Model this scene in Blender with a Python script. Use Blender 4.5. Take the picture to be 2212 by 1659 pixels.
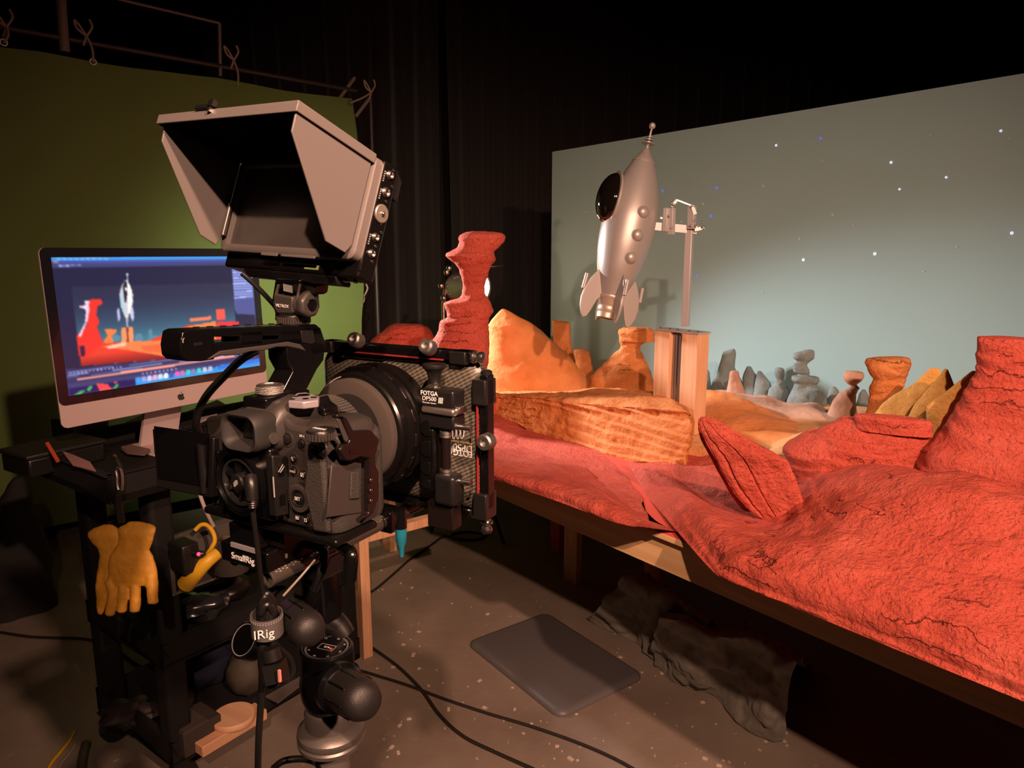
import bpy, bmesh, math, random
import numpy as np
from mathutils import Matrix, Vector, noise
random.seed(7)
for o in list(bpy.data.objects): bpy.data.objects.remove(o)
COL = bpy.context.scene.collection
V3 = lambda a: Vector((float(a[0]), float(a[1]), float(a[2])))

# ------------------------------------------------------------------ camera, world, lights, exposure
FPX, TH, EYE = 1540.0, math.radians(10.4), 1.6
sc = bpy.context.scene
cam_d = bpy.data.cameras.new('camera'); cam_o = bpy.data.objects.new('camera', cam_d); COL.objects.link(cam_o)
cam_d.sensor_width = 36; cam_d.lens = 36*FPX/2212; cam_d.clip_start = 0.02
cam_o.location = (0, 0, EYE); cam_o.rotation_euler = (math.radians(90)-TH, 0, 0)
sc.camera = cam_o
wd = bpy.data.worlds.new('world'); sc.world = wd; wd.use_nodes = True
wd.node_tree.nodes['Background'].inputs[0].default_value = (1.0, 0.66, 0.56, 1)
wd.node_tree.nodes['Background'].inputs[1].default_value = 0.009
sc.view_settings.view_transform = 'Standard'; sc.view_settings.look = 'None'
sc.view_settings.gamma = 1; sc.view_settings.exposure = 0.0; sc.view_settings.use_curve_mapping = False

def spot(name, loc, target, energy, color, angle, blend, radius):
    l = bpy.data.lights.new(name, 'SPOT'); l.energy = energy; l.color = color
    l.spot_size = math.radians(angle); l.spot_blend = blend; l.shadow_soft_size = radius
    o = bpy.data.objects.new(name, l); COL.objects.link(o); o.location = loc
    o.rotation_euler = (V3(target)-V3(loc)).to_track_quat('-Z', 'Y').to_euler(); return o
KEY = spot('key_lamp', (0.20, -1.07, 2.85), (0.50, 2.5, 0.98), 415, (1.0, 0.57, 0.385), 68, 1.0, 0.03)
SIDE = spot('side_lamp', (1.12, -1.07, 2.75), (-0.08, 2.55, 0.88), 540, (1.0, 0.55, 0.375), 68, 1.0, 0.035)
KICK = spot('kicker_lamp', (-1.52, 3.88, 1.90), (-0.05, 3.20, 1.17), 620, (1.0, 0.85, 0.79), 48, 0.8, 0.08)
WASH = spot('screen_wash_lamp', (-1.02, 3.75, 1.32), (-1.42, 4.68, 1.15), 52, (1.0, 0.92, 0.66), 130, 1.0, 0.08)
BACK = spot('back_lamp', (-0.18, 4.55, 1.52), (0.9, 2.2, 0.9), 10, (1.0, 0.75, 0.5), 80, 0.8, 0.05)

# ------------------------------------------------------------------ geometry helpers
CT, ST = math.cos(TH), math.sin(TH)
def ray(x, y):
    a = (x-1106)/FPX; b = (829.5-y)/FPX
    return Vector((a, CT+b*ST, -ST+b*CT))
O = Vector((0, 0, EYE))
def P(x, y, d): return O+ray(x, y)*d
def plane(x, y, n, d):
    r = ray(x, y); return O+r*((d-n.dot(O))/n.dot(r))
def atz(x, y, z): return plane(x, y, Vector((0, 0, 1)), z)
A = math.radians(38.1)
SU = Vector((math.sin(A), -math.cos(A), 0)); SN = Vector((math.cos(A), math.sin(A), 0)); UP = Vector((0, 0, 1))
def S(u, n, z): return SU*u+SN*n+UP*z
def atn(x, y, n): return plane(x, y, SN, n)

def frame(o, ex, ey, ez):
    return Matrix(((ex[0], ey[0], ez[0], o[0]), (ex[1], ey[1], ez[1], o[1]), (ex[2], ey[2], ez[2], o[2]), (0, 0, 0, 1)))
def yawm(o, deg, tilt=0):   # local x right, y away along yaw, z up
    return Matrix.Translation(V3(o)) @ Matrix.Rotation(-math.radians(deg), 4, 'Z') @ Matrix.Rotation(math.radians(tilt), 4, 'X')
def axis(p0, p1):
    z = (V3(p1)-V3(p0)); L = z.length; z = z/L
    x = z.orthogonal().normalized() if abs(z.z) > .95 else UP.cross(z).normalized()
    y = z.cross(x); return frame(V3(p0), x, y, z), L
I4 = Matrix.Identity(4)
WM = {}

class MB:
    def __init__(s): s.v = []; s.f = []; s.c = []
    def add(s, vs, fs, M=None):
        b = len(s.v)
        for p in vs: s.v.append(tuple(M @ V3(p)) if M is not None else tuple(p))
        for f in fs: s.f.append(tuple(i+b for i in f))
        return s
    def box(s, c, d, M=None):
        x, y, z = c; a, b, e = d[0]/2, d[1]/2, d[2]/2
        vs = [(x+i*a, y+j*b, z+k*e) for i in (-1, 1) for j in (-1, 1) for k in (-1, 1)]
        return s.add(vs, [(0,1,3,2), (4,6,7,5), (0,4,5,1), (2,3,7,6), (0,2,6,4), (1,5,7,3)], M)
    def prism(s, pts, t0, t1, M=None):
        n = len(pts)
        vs = [(p[0], p[1], t0) for p in pts]+[(p[0], p[1], t1) for p in pts]
        fs = [tuple(range(n))[::-1], tuple(range(n, 2*n))]+[(i, (i+1) % n, n+(i+1) % n, n+i) for i in range(n)]
        return s.add(vs, fs, M)
    def lathe(s, prof, M=None, n=24, cap=True, ph=0):
        vs = []; fs = []
        for r, z in prof:
            for i in range(n):
                a = 2*math.pi*i/n+ph; vs.append((r*math.cos(a), r*math.sin(a), z))
        for k in range(len(prof)-1):
            for i in range(n):
                j = (i+1) % n; fs.append((k*n+i, k*n+j, (k+1)*n+j, (k+1)*n+i))
        if cap:
            fs.append(tuple(range(n))[::-1]); m = (len(prof)-1)*n; fs.append(tuple(range(m, m+n)))
        return s.add(vs, fs, M)
    def cyl(s, p0, p1, r0, r1=None, n=20):
        M, L = axis(p0, p1); return s.lathe([(r0, 0), (r0 if r1 is None else r1, L)], M, n)
    def loft(s, rings, M=None, cap=True, closed=True):
        n = len(rings[0]); vs = [p for r in rings for p in r]; fs = []
        for k in range(len(rings)-1):
            for i in range(n if closed else n-1):
                j = (i+1) % n; fs.append((k*n+i, k*n+j, (k+1)*n+j, (k+1)*n+i))
        if cap and closed:
            fs.append(tuple(range(n))[::-1]); m = (len(rings)-1)*n; fs.append(tuple(range(m, m+n)))
        return s.add(vs, fs, M)
    def ball(s, c, r, M=None, n=16, sc=(1, 1, 1)):
        m = max(6, n//2); rings = []
        for k in range(m+1):
            t = -math.pi/2+math.pi*k/m; q = max(math.cos(t), .02)
            rings.append([(c[0]+sc[0]*r*q*math.cos(2*math.pi*i/n), c[1]+sc[1]*r*q*math.sin(2*math.pi*i/n), c[2]+sc[2]*r*math.sin(t)) for i in range(n)])
        return s.loft(rings, M)
    def tube(s, pts, r, n=8, sub=6, M=None, close=False):
        pts = [V3(p) for p in pts]
        if M is not None: pts = [M @ p for p in pts]
        if sub > 1 and len(pts) > 2: pts = catmull(pts, sub, close)
        L = len(pts); rings = []; prev = None
        for i, p in enumerate(pts):
            if close: t = pts[(i+1) % L]-pts[i-1]
            else: t = pts[min(i+1, L-1)]-pts[max(i-1, 0)]
            t = t.normalized() if t.length > 1e-9 else Vector((0, 0, 1))
            if prev is None: x = t.orthogonal().normalized()
            else:
                x = prev-t*prev.dot(t); x = x.normalized() if x.length > 1e-6 else t.orthogonal().normalized()
            prev = x; y = t.cross(x); rr = r(i/(L-1)) if callable(r) else r
            rings.append([p+(x*math.cos(2*math.pi*k/n)+y*math.sin(2*math.pi*k/n))*rr for k in range(n)])
        if close: rings.append(rings[0])
        return s.loft(rings, None, cap=not close)
    def build(s, name, mat, parent=None, bevel=0, seg=2, sharp=35, label=None, kind=None):
        me = bpy.data.meshes.new(name)
        W = WM.get(parent.name, I4) if parent is not None else I4
        inv = W.inverted() if parent is not None else I4
        vs = [inv @ V3(p) for p in s.v]
        org = Vector((0, 0, 0))
        if parent is None:   # origin at the base centre
            xs = [p.x for p in vs]; ys = [p.y for p in vs]; zs = [p.z for p in vs]
            org = Vector(((min(xs)+max(xs))/2, (min(ys)+max(ys))/2, min(zs))); vs = [p-org for p in vs]
        me.from_pydata([tuple(p) for p in vs], [], s.f)
        bm = bmesh.new(); bm.from_mesh(me)
        bmesh.ops.remove_doubles(bm, verts=bm.verts, dist=1e-6)
        bmesh.ops.recalc_face_normals(bm, faces=bm.faces)
        bm.to_mesh(me); bm.free()
        me.polygons.foreach_set('use_smooth', [True]*len(me.polygons))
        me.set_sharp_from_angle(angle=math.radians(sharp))
        me.materials.append(mat)
        o = bpy.data.objects.new(name, me); COL.objects.link(o)
        if parent is not None:
            o.parent = parent; WM[o.name] = W
        else:
            o.location = org; WM[o.name] = Matrix.Translation(org)
        if bevel:
            m = o.modifiers.new('bevel', 'BEVEL'); m.width = bevel; m.segments = seg; m.limit_method = 'ANGLE'; m.angle_limit = math.radians(30)
            m.use_clamp_overlap = True
        if label: o['label'] = label
        if kind: o['kind'] = kind
        return o

def catmull(pts, sub, close=False):
    out = []; L = len(pts)
    for i in range(L if close else L-1):
        if close: p0, p1, p2, p3 = pts[i-1], pts[i], pts[(i+1) % L], pts[(i+2) % L]
        else: p0, p1, p2, p3 = pts[max(i-1, 0)], pts[i], pts[i+1], pts[min(i+2, L-1)]
        for k in range(sub):
            t = k/sub
            out.append(0.5*((2*p1)+(p2-p0)*t+(2*p0-5*p1+4*p2-p3)*t*t+(3*p1-p0-3*p2+p3)*t**3))
    if not close: out.append(pts[-1])
    return out
def tag(o, label, cat, group=None, kind=None):
    o['label'] = label; o['category'] = cat
    if group: o['group'] = group
    if kind: o['kind'] = kind
    return o
def thing(name, label, cat, M, group=None):
    o = bpy.data.objects.new(name, None); COL.objects.link(o); o.empty_display_size = .05
    o.matrix_world = M; WM[o.name] = M.copy(); return tag(o, label, cat, group)
def struct(o):
    o['kind'] = 'structure'; return o
def dup(root, name=None, M=None, label=None):
    r = root.copy(); COL.objects.link(r)
    if M is not None: r.matrix_world = M
    if label: r['label'] = label
    for ch in root.children:
        c = ch.copy(); COL.objects.link(c); c.parent = r
        for g in ch.children:
            d = g.copy(); COL.objects.link(d); d.parent = c
    return r
TEXTS = []
def text(body, M, size, mat, parent, align='CENTER', name='lettering', bold=False, wide=1.0):
    TEXTS.append((body, M.copy(), size, mat, parent, align, name, bold, wide))
def flush_text():
    tmp = []
    for t in TEXTS:
        cu = bpy.data.curves.new('t', 'FONT'); cu.body = t[0]; cu.size = t[2]; cu.align_x = t[5]; cu.align_y = 'CENTER'
        cu.extrude = t[2]*.02; cu.resolution_u = 3
        if t[7]: cu.offset = t[2]*.02
        o = bpy.data.objects.new('t', cu); COL.objects.link(o); tmp.append(o)
    dg = bpy.context.evaluated_depsgraph_get()
    for t, o in zip(TEXTS, tmp):
        me = bpy.data.meshes.new_from_object(o.evaluated_get(dg))
        W = WM[t[4].name]; me.transform(W.inverted() @ t[1] @ Matrix.Diagonal((t[8], 1, 1, 1)))
        me.materials.clear(); me.materials.append(t[3])
        n = bpy.data.objects.new(t[6], me); COL.objects.link(n); n.parent = t[4]; WM[n.name] = W
    for o in tmp:
        cu = o.data; bpy.data.objects.remove(o); bpy.data.curves.remove(cu)

# ------------------------------------------------------------------ materials
MATS = {}
def mat(name, col, rough=.5, metal=0, col2=None, nscale=8, bump=None, spec=.5, coat=0, emit=None, estr=0, detail=5, sheen=0, mixpow=None):
    if name in MATS: return MATS[name]
    m = bpy.data.materials.new(name); m.use_nodes = True; nt = m.node_tree; b = nt.nodes['Principled BSDF']
    b.inputs['Base Color'].default_value = (*col, 1); b.inputs['Roughness'].default_value = rough
    b.inputs['Metallic'].default_value = metal; b.inputs['Specular IOR Level'].default_value = spec
    b.inputs['Coat Weight'].default_value = coat; b.inputs['Sheen Weight'].default_value = sheen
    if emit: b.inputs['Emission Color'].default_value = (*emit, 1); b.inputs['Emission Strength'].default_value = estr
    tc = nt.nodes.new('ShaderNodeTexCoord')
    if col2:
        n = nt.nodes.new('ShaderNodeTexNoise'); n.inputs['Scale'].default_value = nscale; n.inputs['Detail'].default_value = detail
        nt.links.new(tc.outputs['Object'], n.inputs['Vector'])
        r = nt.nodes.new('ShaderNodeValToRGB'); r.color_ramp.elements[0].position = .35; r.color_ramp.elements[1].position = .65
        r.color_ramp.elements[0].color = (*col, 1); r.color_ramp.elements[1].color = (*col2, 1)
        nt.links.new(n.outputs['Fac'], r.inputs['Fac']); nt.links.new(r.outputs['Color'], b.inputs['Base Color'])
    if bump:
        prev = None
        for (s_, st, dist) in bump:
            n = nt.nodes.new('ShaderNodeTexNoise'); n.inputs['Scale'].default_value = s_; n.inputs['Detail'].default_value = 6
            nt.links.new(tc.outputs['Object'], n.inputs['Vector'])
            bp = nt.nodes.new('ShaderNodeBump'); bp.inputs['Strength'].default_value = st; bp.inputs['Distance'].default_value = dist
            nt.links.new(n.outputs['Fac'], bp.inputs['Height'])
            if prev: nt.links.new(prev.outputs['Normal'], bp.inputs['Normal'])
            prev = bp
        nt.links.new(prev.outputs['Normal'], b.inputs['Normal'])
    MATS[name] = m; return m

def rockmat(name, c1, c2, c3, fine=90, strata=0, fs=1.0, sc_=7.0):
    m = bpy.data.materials.new(name); m.use_nodes = True; nt = m.node_tree; b = nt.nodes['Principled BSDF']
    b.inputs['Roughness'].default_value = .8; b.inputs['Specular IOR Level'].default_value = .2
    tc = nt.nodes.new('ShaderNodeTexCoord'); N = nt.nodes.new; L = nt.links.new
    n1 = N('ShaderNodeTexNoise'); n1.inputs['Scale'].default_value = sc_; n1.inputs['Detail'].default_value = 7; n1.inputs['Roughness'].default_value = .62
    L(tc.outputs['Object'], n1.inputs['Vector'])
    r = N('ShaderNodeValToRGB'); e = r.color_ramp.elements; e[0].position = .30; e[0].color = (*c1, 1); e[1].position = .72; e[1].color = (*c3, 1)
    k = e.new(.5); k.color = (*c2, 1)
    L(n1.outputs['Fac'], r.inputs['Fac']); out = r.outputs['Color']
    nf = N('ShaderNodeTexNoise'); nf.inputs['Scale'].default_value = fine; nf.inputs['Detail'].default_value = 4
    L(tc.outputs['Object'], nf.inputs['Vector'])
    nm = N('ShaderNodeTexNoise'); nm.inputs['Scale'].default_value = fine*.28; nm.inputs['Detail'].default_value = 8; nm.inputs['Roughness'].default_value = .65
    L(tc.outputs['Object'], nm.inputs['Vector'])
    b1 = N('ShaderNodeBump'); b1.inputs['Strength'].default_value = .8*fs; b1.inputs['Distance'].default_value = .022; L(nm.outputs['Fac'], b1.inputs['Height'])
    b2 = N('ShaderNodeBump'); b2.inputs['Strength'].default_value = .8*fs; b2.inputs['Distance'].default_value = .006; L(nf.outputs['Fac'], b2.inputs['Height']); L(b1.outputs['Normal'], b2.inputs['Normal'])
    last = b2
    if strata:
        w = N('ShaderNodeTexWave'); w.wave_type = 'BANDS'; w.bands_direction = 'Z'; w.inputs['Scale'].default_value = strata; w.inputs['Distortion'].default_value = 9
        w.inputs['Detail'].default_value = 4; w.inputs['Detail Scale'].default_value = 1.2; w.inputs['Detail Roughness'].default_value = .62
        L(tc.outputs['Object'], w.inputs['Vector'])
        rr = N('ShaderNodeValToRGB'); rr.color_ramp.elements[0].position = 0; rr.color_ramp.elements[0].color = (0, 0, 0, 1); rr.color_ramp.elements[1].position = .035; rr.color_ramp.elements[1].color = (1, 1, 1, 1)
        L(w.outputs['Fac'], rr.inputs['Fac'])
        nb = N('ShaderNodeTexNoise'); nb.inputs['Scale'].default_value = 3.4; L(tc.outputs['Object'], nb.inputs['Vector'])
        th = N('ShaderNodeMath'); th.operation = 'GREATER_THAN'; th.inputs[1].default_value = .40; L(nb.outputs['Fac'], th.inputs[0])
        mx = N('ShaderNodeMath'); mx.operation = 'MAXIMUM'; L(rr.outputs['Color'], mx.inputs[0]); L(th.outputs[0], mx.inputs[1])
        b3 = N('ShaderNodeBump'); b3.inputs['Strength'].default_value = .8; b3.inputs['Distance'].default_value = .012; L(mx.outputs[0], b3.inputs['Height']); L(last.outputs['Normal'], b3.inputs['Normal']); last = b3
        mc = N('ShaderNodeMix'); mc.data_type = 'RGBA'; mc.inputs['A'].default_value = (c1[0]*.5, c1[1]*.5, c1[2]*.5, 1)
        L(mx.outputs[0], mc.inputs['Factor']); L(out, mc.inputs['B']); out = mc.outputs['Result']
    L(out, b.inputs['Base Color']); L(last.outputs['Normal'], b.inputs['Normal'])
    MATS[name] = m; return m

def weave(name, c1, c2, scale, rough=.35):   # carbon twill, laid on in object space
    m = bpy.data.materials.new(name); m.use_nodes = True; nt = m.node_tree; b = nt.nodes['Principled BSDF']; N = nt.nodes.new; L = nt.links.new
    b.inputs['Roughness'].default_value = rough; b.inputs['Coat Weight'].default_value = .3
    tc = N('ShaderNodeTexCoord')
    outs = []
    for rot, ss in ((math.radians(28), 1.0), (math.radians(-62), .55)):
        mp = N('ShaderNodeMapping'); mp.inputs['Rotation'].default_value = (0, rot, 0); L(tc.outputs['Object'], mp.inputs['Vector'])
        w = N('ShaderNodeTexWave'); w.wave_type = 'BANDS'; w.bands_direction = 'Z'; w.inputs['Scale'].default_value = scale*ss; w.inputs['Distortion'].default_value = .6
        w.inputs['Detail'].default_value = 1; w.inputs['Detail Scale'].default_value = 40
        L(mp.outputs['Vector'], w.inputs['Vector']); outs.append(w.outputs['Fac'])
    mu = N('ShaderNodeMath'); mu.operation = 'MULTIPLY_ADD'; mu.inputs[1].default_value = .75; L(outs[0], mu.inputs[0])
    m2 = N('ShaderNodeMath'); m2.operation = 'MULTIPLY'; m2.inputs[1].default_value = .25; L(outs[1], m2.inputs[0]); L(m2.outputs[0], mu.inputs[2])
    mc = N('ShaderNodeMix'); mc.data_type = 'RGBA'; mc.inputs['A'].default_value = (*c1, 1); mc.inputs['B'].default_value = (*c2, 1)
    L(mu.outputs[0], mc.inputs['Factor']); L(mc.outputs['Result'], b.inputs['Base Color'])
    bp = N('ShaderNodeBump'); bp.inputs['Strength'].default_value = .25; bp.inputs['Distance'].default_value = .0006; L(mu.outputs[0], bp.inputs['Height']); L(bp.outputs['Normal'], b.inputs['Normal'])
    MATS[name] = m; return m

def woodmat(name, c1, c2, direction='Z', scale=18):
    m = bpy.data.materials.new(name); m.use_nodes = True; nt = m.node_tree; b = nt.nodes['Principled BSDF']; N = nt.nodes.new; L = nt.links.new
    b.inputs['Roughness'].default_value = .6
    tc = N('ShaderNodeTexCoord'); mp = N('ShaderNodeMapping')
    mp.inputs['Scale'].default_value = {'Z': (1, 1, .06), 'X': (.06, 1, 1), 'Y': (1, .06, 1)}[direction]
    L(tc.outputs['Object'], mp.inputs['Vector'])
    n = N('ShaderNodeTexNoise'); n.inputs['Scale'].default_value = scale*4; n.inputs['Detail'].default_value = 6; L(mp.outputs['Vector'], n.inputs['Vector'])
    r = N('ShaderNodeValToRGB'); r.color_ramp.elements[0].position = .3; r.color_ramp.elements[1].position = .7
    r.color_ramp.elements[0].color = (*c1, 1); r.color_ramp.elements[1].color = (*c2, 1)
    L(n.outputs['Fac'], r.inputs['Fac']); L(r.outputs['Color'], b.inputs['Base Color'])
    bp = N('ShaderNodeBump'); bp.inputs['Strength'].default_value = .25; bp.inputs['Distance'].default_value = .002; L(n.outputs['Fac'], bp.inputs['Height']); L(bp.outputs['Normal'], b.inputs['Normal'])
    MATS[name] = m; return m

BLK = mat('black_plastic', (.009, .0085, .0085), .36, bump=[(900, .15, .0004)])
BLKT = mat('black_textured', (.014, .013, .0125), .42, bump=[(1400, .55, .0006)])
GLOSS = mat('black_gloss', (.0035, .0035, .004), .2)
ANOD = mat('black_anodised', (.0055, .005, .005), .27, .2)
REFLAN = mat('black_anodised_satin', (.013, .0085, .0085), .3, .3)  # black anodised; reflected red of the rocks is put into the base colour
RUB = mat('rubber', (.02, .019, .018), .65)
CAMB = mat('camera_black', (.036, .032, .029), .42, bump=[(700, .12, .0004)])
CAML = mat('camera_leatherette', (.038, .034, .031), .5, bump=[(1100, .9, .0012)])
HOOD = mat('hood_grey_plastic', (.150, .134, .129), .5, bump=[(500, .1, .0004)])
VELVET = mat('hood_velvet', (.004, .004, .005), .95, spec=.05)
FOAM = mat('foam', (.052, .044, .039), .95, spec=.1, bump=[(1500, .4, .0008)])
STEEL = mat('steel', (.62, .60, .58), .28, 1.0)
STEELK = mat('knurled_steel', (.50, .48, .46), .38, 1.0, bump=[(1600, .6, .0006)])
WHITE = mat('white_print', (.75, .75, .75), .6)
GREYP = mat('grey_print', (.28, .28, .28), .6)
REDP = mat('red_print', (.7, .06, .06), .5)
BLUE = mat('blue_anodised', (.03, .35, .50), .3, .6)
CARB = weave('carbon_twill', (.022, .021, .018), (.150, .135, .105), 96)
CARBR = mat('carbon_rod', (.060, .054, .046), .34, .1)
DRED = mat('red_edge', (.26, .02, .02), .5)
CABLE = mat('cable_black', (.010, .010, .010), .35)
SILVER = mat('silver_paint', (.40, .385, .375), .42, .4)
ALU = mat('aluminium', (.46, .46, .47), .42, .35, bump=[(120, .1, .001)])
PINE = woodmat('pine', (.54, .285, .15), (.68, .40, .23))
PINED = woodmat('pine_leg', (.52, .30, .16), (.66, .40, .22))
PLY = woodmat('plywood', (.60, .36, .17), (.76, .50, .26), 'X', 14)
RED = rockmat('red_stucco', (.50, .080, .052), (.60, .105, .070), (.70, .150, .105), 110, 9, 1.3)
REDS = rockmat('red_smooth', (.52, .070, .045), (.62, .085, .055), (.70, .12, .08), 60, 0, .55)
REDF = mat('red_floor_paint', (.60, .09, .065), .6)
ORG = rockmat('orange_stone', (.48, .160, .042), (.60, .215, .068), (.70, .31, .125), 90, 12, .9, 9)
ORGS = rockmat('orange_smooth', (.54, .185, .050), (.66, .250, .085), (.72, .31, .13), 60, 0, .5)
SAND = rockmat('sand_stone', (.58, .27, .10), (.68, .36, .15), (.76, .44, .21), 70, 0, .4)
YEL = rockmat('yellow_stone', (.50, .27, .065), (.63, .35, .095), (.70, .42, .15), 130, 0, .8)
PINKR = rockmat('pink_stone', (.34, .20, .145), (.44, .27, .20), (.50, .33, .25), 70, 0, .4)
GREY = rockmat('grey_stone', (.13, .18, .19), (.175, .235, .25), (.23, .30, .31), 60, 0, .6, 14)
ORGDIM = rockmat('shaded_orange_stone', (.40, .15, .05), (.50, .2, .07), (.56, .26, .1), 60, 0, .6)  # orange stone darkened; the pillar's shade is put into this colour

# ------------------------------------------------------------------ the room
def concrete():
    m = bpy.data.materials.new('concrete'); m.use_nodes = True; nt = m.node_tree; b = nt.nodes['Principled BSDF']; N = nt.nodes.new; L = nt.links.new
    tc = N('ShaderNodeTexCoord'); a = N('ShaderNodeTexNoise'); a.inputs['Scale'].default_value = 1.7; a.inputs['Detail'].default_value = 8; a.inputs['Roughness'].default_value = .6; L(tc.outputs['Object'], a.inputs['Vector'])
    r = N('ShaderNodeValToRGB'); e = r.color_ramp.elements; e[0].position = .3; e[0].color = (.170, .135, .107, 1); e[1].position = .7; e[1].color = (.300, .245, .200, 1)
    L(a.outputs['Fac'], r.inputs['Fac'])
    v = N('ShaderNodeTexNoise'); v.inputs['Scale'].default_value = 38; v.inputs['Detail'].default_value = 3; L(tc.outputs['Object'], v.inputs['Vector'])
    r2 = N('ShaderNodeValToRGB'); r2.color_ramp.elements[0].position = .70; r2.color_ramp.elements[0].color = (0, 0, 0, 1); r2.color_ramp.elements[1].position = .74; r2.color_ramp.elements[1].color = (1, 1, 1, 1); L(v.outputs['Fac'], r2.inputs['Fac'])
    mx = N('ShaderNodeMix'); mx.data_type = 'RGBA'; mx.inputs['B'].default_value = (.42, .36, .3, 1); L(r2.outputs['Color'], mx.inputs['Factor']); L(r.outputs['Color'], mx.inputs['A'])
    L(mx.outputs['Result'], b.inputs['Base Color'])
    f = N('ShaderNodeTexNoise'); f.inputs['Scale'].default_value = 60; f.inputs['Detail'].default_value = 8; L(tc.outputs['Object'], f.inputs['Vector'])
    bp = N('ShaderNodeBump'); bp.inputs['Strength'].default_value = .2; bp.inputs['Distance'].default_value = .004; L(f.outputs['Fac'], bp.inputs['Height']); L(bp.outputs['Normal'], b.inputs['Normal'])
    b.inputs['Roughness'].default_value = .55; return m
WALLM = mat('black_wall_paint', (.012, .009, .008), .85, col2=(.016, .012, .011), nscale=3)
X0, X1, Y0, Y1, ZC = -4.6, 4.4, -2.6, 6.9, 4.6
struct(MB().box(((X0+X1)/2, (Y0+Y1)/2, -.05), (X1-X0+.4, Y1-Y0+.4, .1)).build('floor', concrete()))
struct(MB().box(((X0+X1)/2, (Y0+Y1)/2, ZC+.05), (X1-X0+.4, Y1-Y0+.4, .1)).build('ceiling', WALLM))
struct(MB().box((X0-.05, (Y0+Y1)/2, ZC/2), (.1, Y1-Y0, ZC)).build('wall_left', WALLM))
struct(MB().box((X1+.05, (Y0+Y1)/2, ZC/2), (.1, Y1-Y0, ZC)).build('wall_right', WALLM))
struct(MB().box(((X0+X1)/2, Y1+.05, ZC/2), (X1-X0, .1, ZC)).build('wall_back', WALLM))
struct(MB().box(((X0+X1)/2, Y0-.05, ZC/2), (X1-X0, .1, ZC)).build('wall_front', WALLM))
CURT = mat('black_curtain_cloth', (.016, .011, .010), .9, sheen=.2, bump=[(300, .3, .001)])
def curtain(x0, x1, y, z1, label, seed):
    rnd = random.Random(seed); n = 160; rings = []
    ph = rnd.random()*6; nf = (x1-x0)*5.2
    for z in (0.012, .8, 1.8, z1):
        rings.append([(x0+(x1-x0)*i/n+.012*math.sin(i*.37+z), y+(.055*math.sin(nf*2*math.pi*i/n+ph+.5*math.sin(i*.06))+.02*math.sin(nf*.37*6.28*i/n+z)), z) for i in range(n+1)])
    back = [[(p[0], p[1]+.006, p[2]) for p in r] for r in rings]
    b = MB().loft(rings, cap=False, closed=False); b.loft([r[::-1] for r in back], cap=False, closed=False)
    return tag(b.build('black_curtain', CURT, sharp=80), label, 'curtain', None)
curtain(-2.6, -.62, 6.35, 4.45, 'black pleated curtain hanging behind the edge of the green screen', 1)
curtain(-.55, 4.2, 6.45, 4.45, 'wide black curtain hanging behind the pale starry backdrop', 2)

# ------------------------------------------------------------------ miniature set: table
ZT = .885
def sbox(b, u0, u1, n0, n1, z0, z1):
    M = frame((0, 0, 0), SU, SN, UP); return b.box(((u0+u1)/2, (n0+n1)/2, (z0+z1)/2), (u1-u0, n1-n0, z1-z0), M)
TAB = thing('set_table', 'long plywood set table with red painted top and raw plywood front edge', 'table', frame(S(-1.5, 2.1, 0), SU, SN, UP))
sbox(MB(), -3.45, .9, 1.39, 2.92, ZT-.018, ZT).build('table_top', REDF, TAB)
sbox(MB(), -3.45, .9, 1.386, 1.3898, ZT-.016, ZT-.002).build('table_edge', PLY, TAB)
sbox(MB(), -3.40, .9, 1.41, 1.429, ZT-.112, ZT-.019).build('front_apron', PLY, TAB)
sbox(MB(), -3.40, .9, 2.87, 2.89, ZT-.112, ZT-.019).build('back_apron', PLY, TAB)
sbox(MB(), -3.43, -3.41, 1.42, 2.87, ZT-.112, ZT-.019).build('end_apron', PLY, TAB)
for u, n in ((-2.414, 2.275), (-1.91, 2.29), (-2.414, 2.8), (-3.32, 1.75), (-3.32, 2.8), (.2, 1.7), (.2, 2.8)):
    sbox(MB(), u-.045, u+.045, n-.02, n+.02, 0, ZT-.019).build('leg', PINED, TAB, bevel=.002)
sbox(MB(), -2.77, -2.70, 2.44, 2.48, 0, ZT-.019).build('leg', REDF, TAB, label='red painted leg')
c = S(-1.91, 2.27, .06)
bz = MB(); bz.cyl(c-SN*.005, c-SN*.035, .016); bz.cyl(c-SN*.005+SU*.05, c-SN*.035+SU*.05, .013); bz.build('clamp_bolt', STEEL, TAB, label='steel clamp bolts low on the leg')

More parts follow.
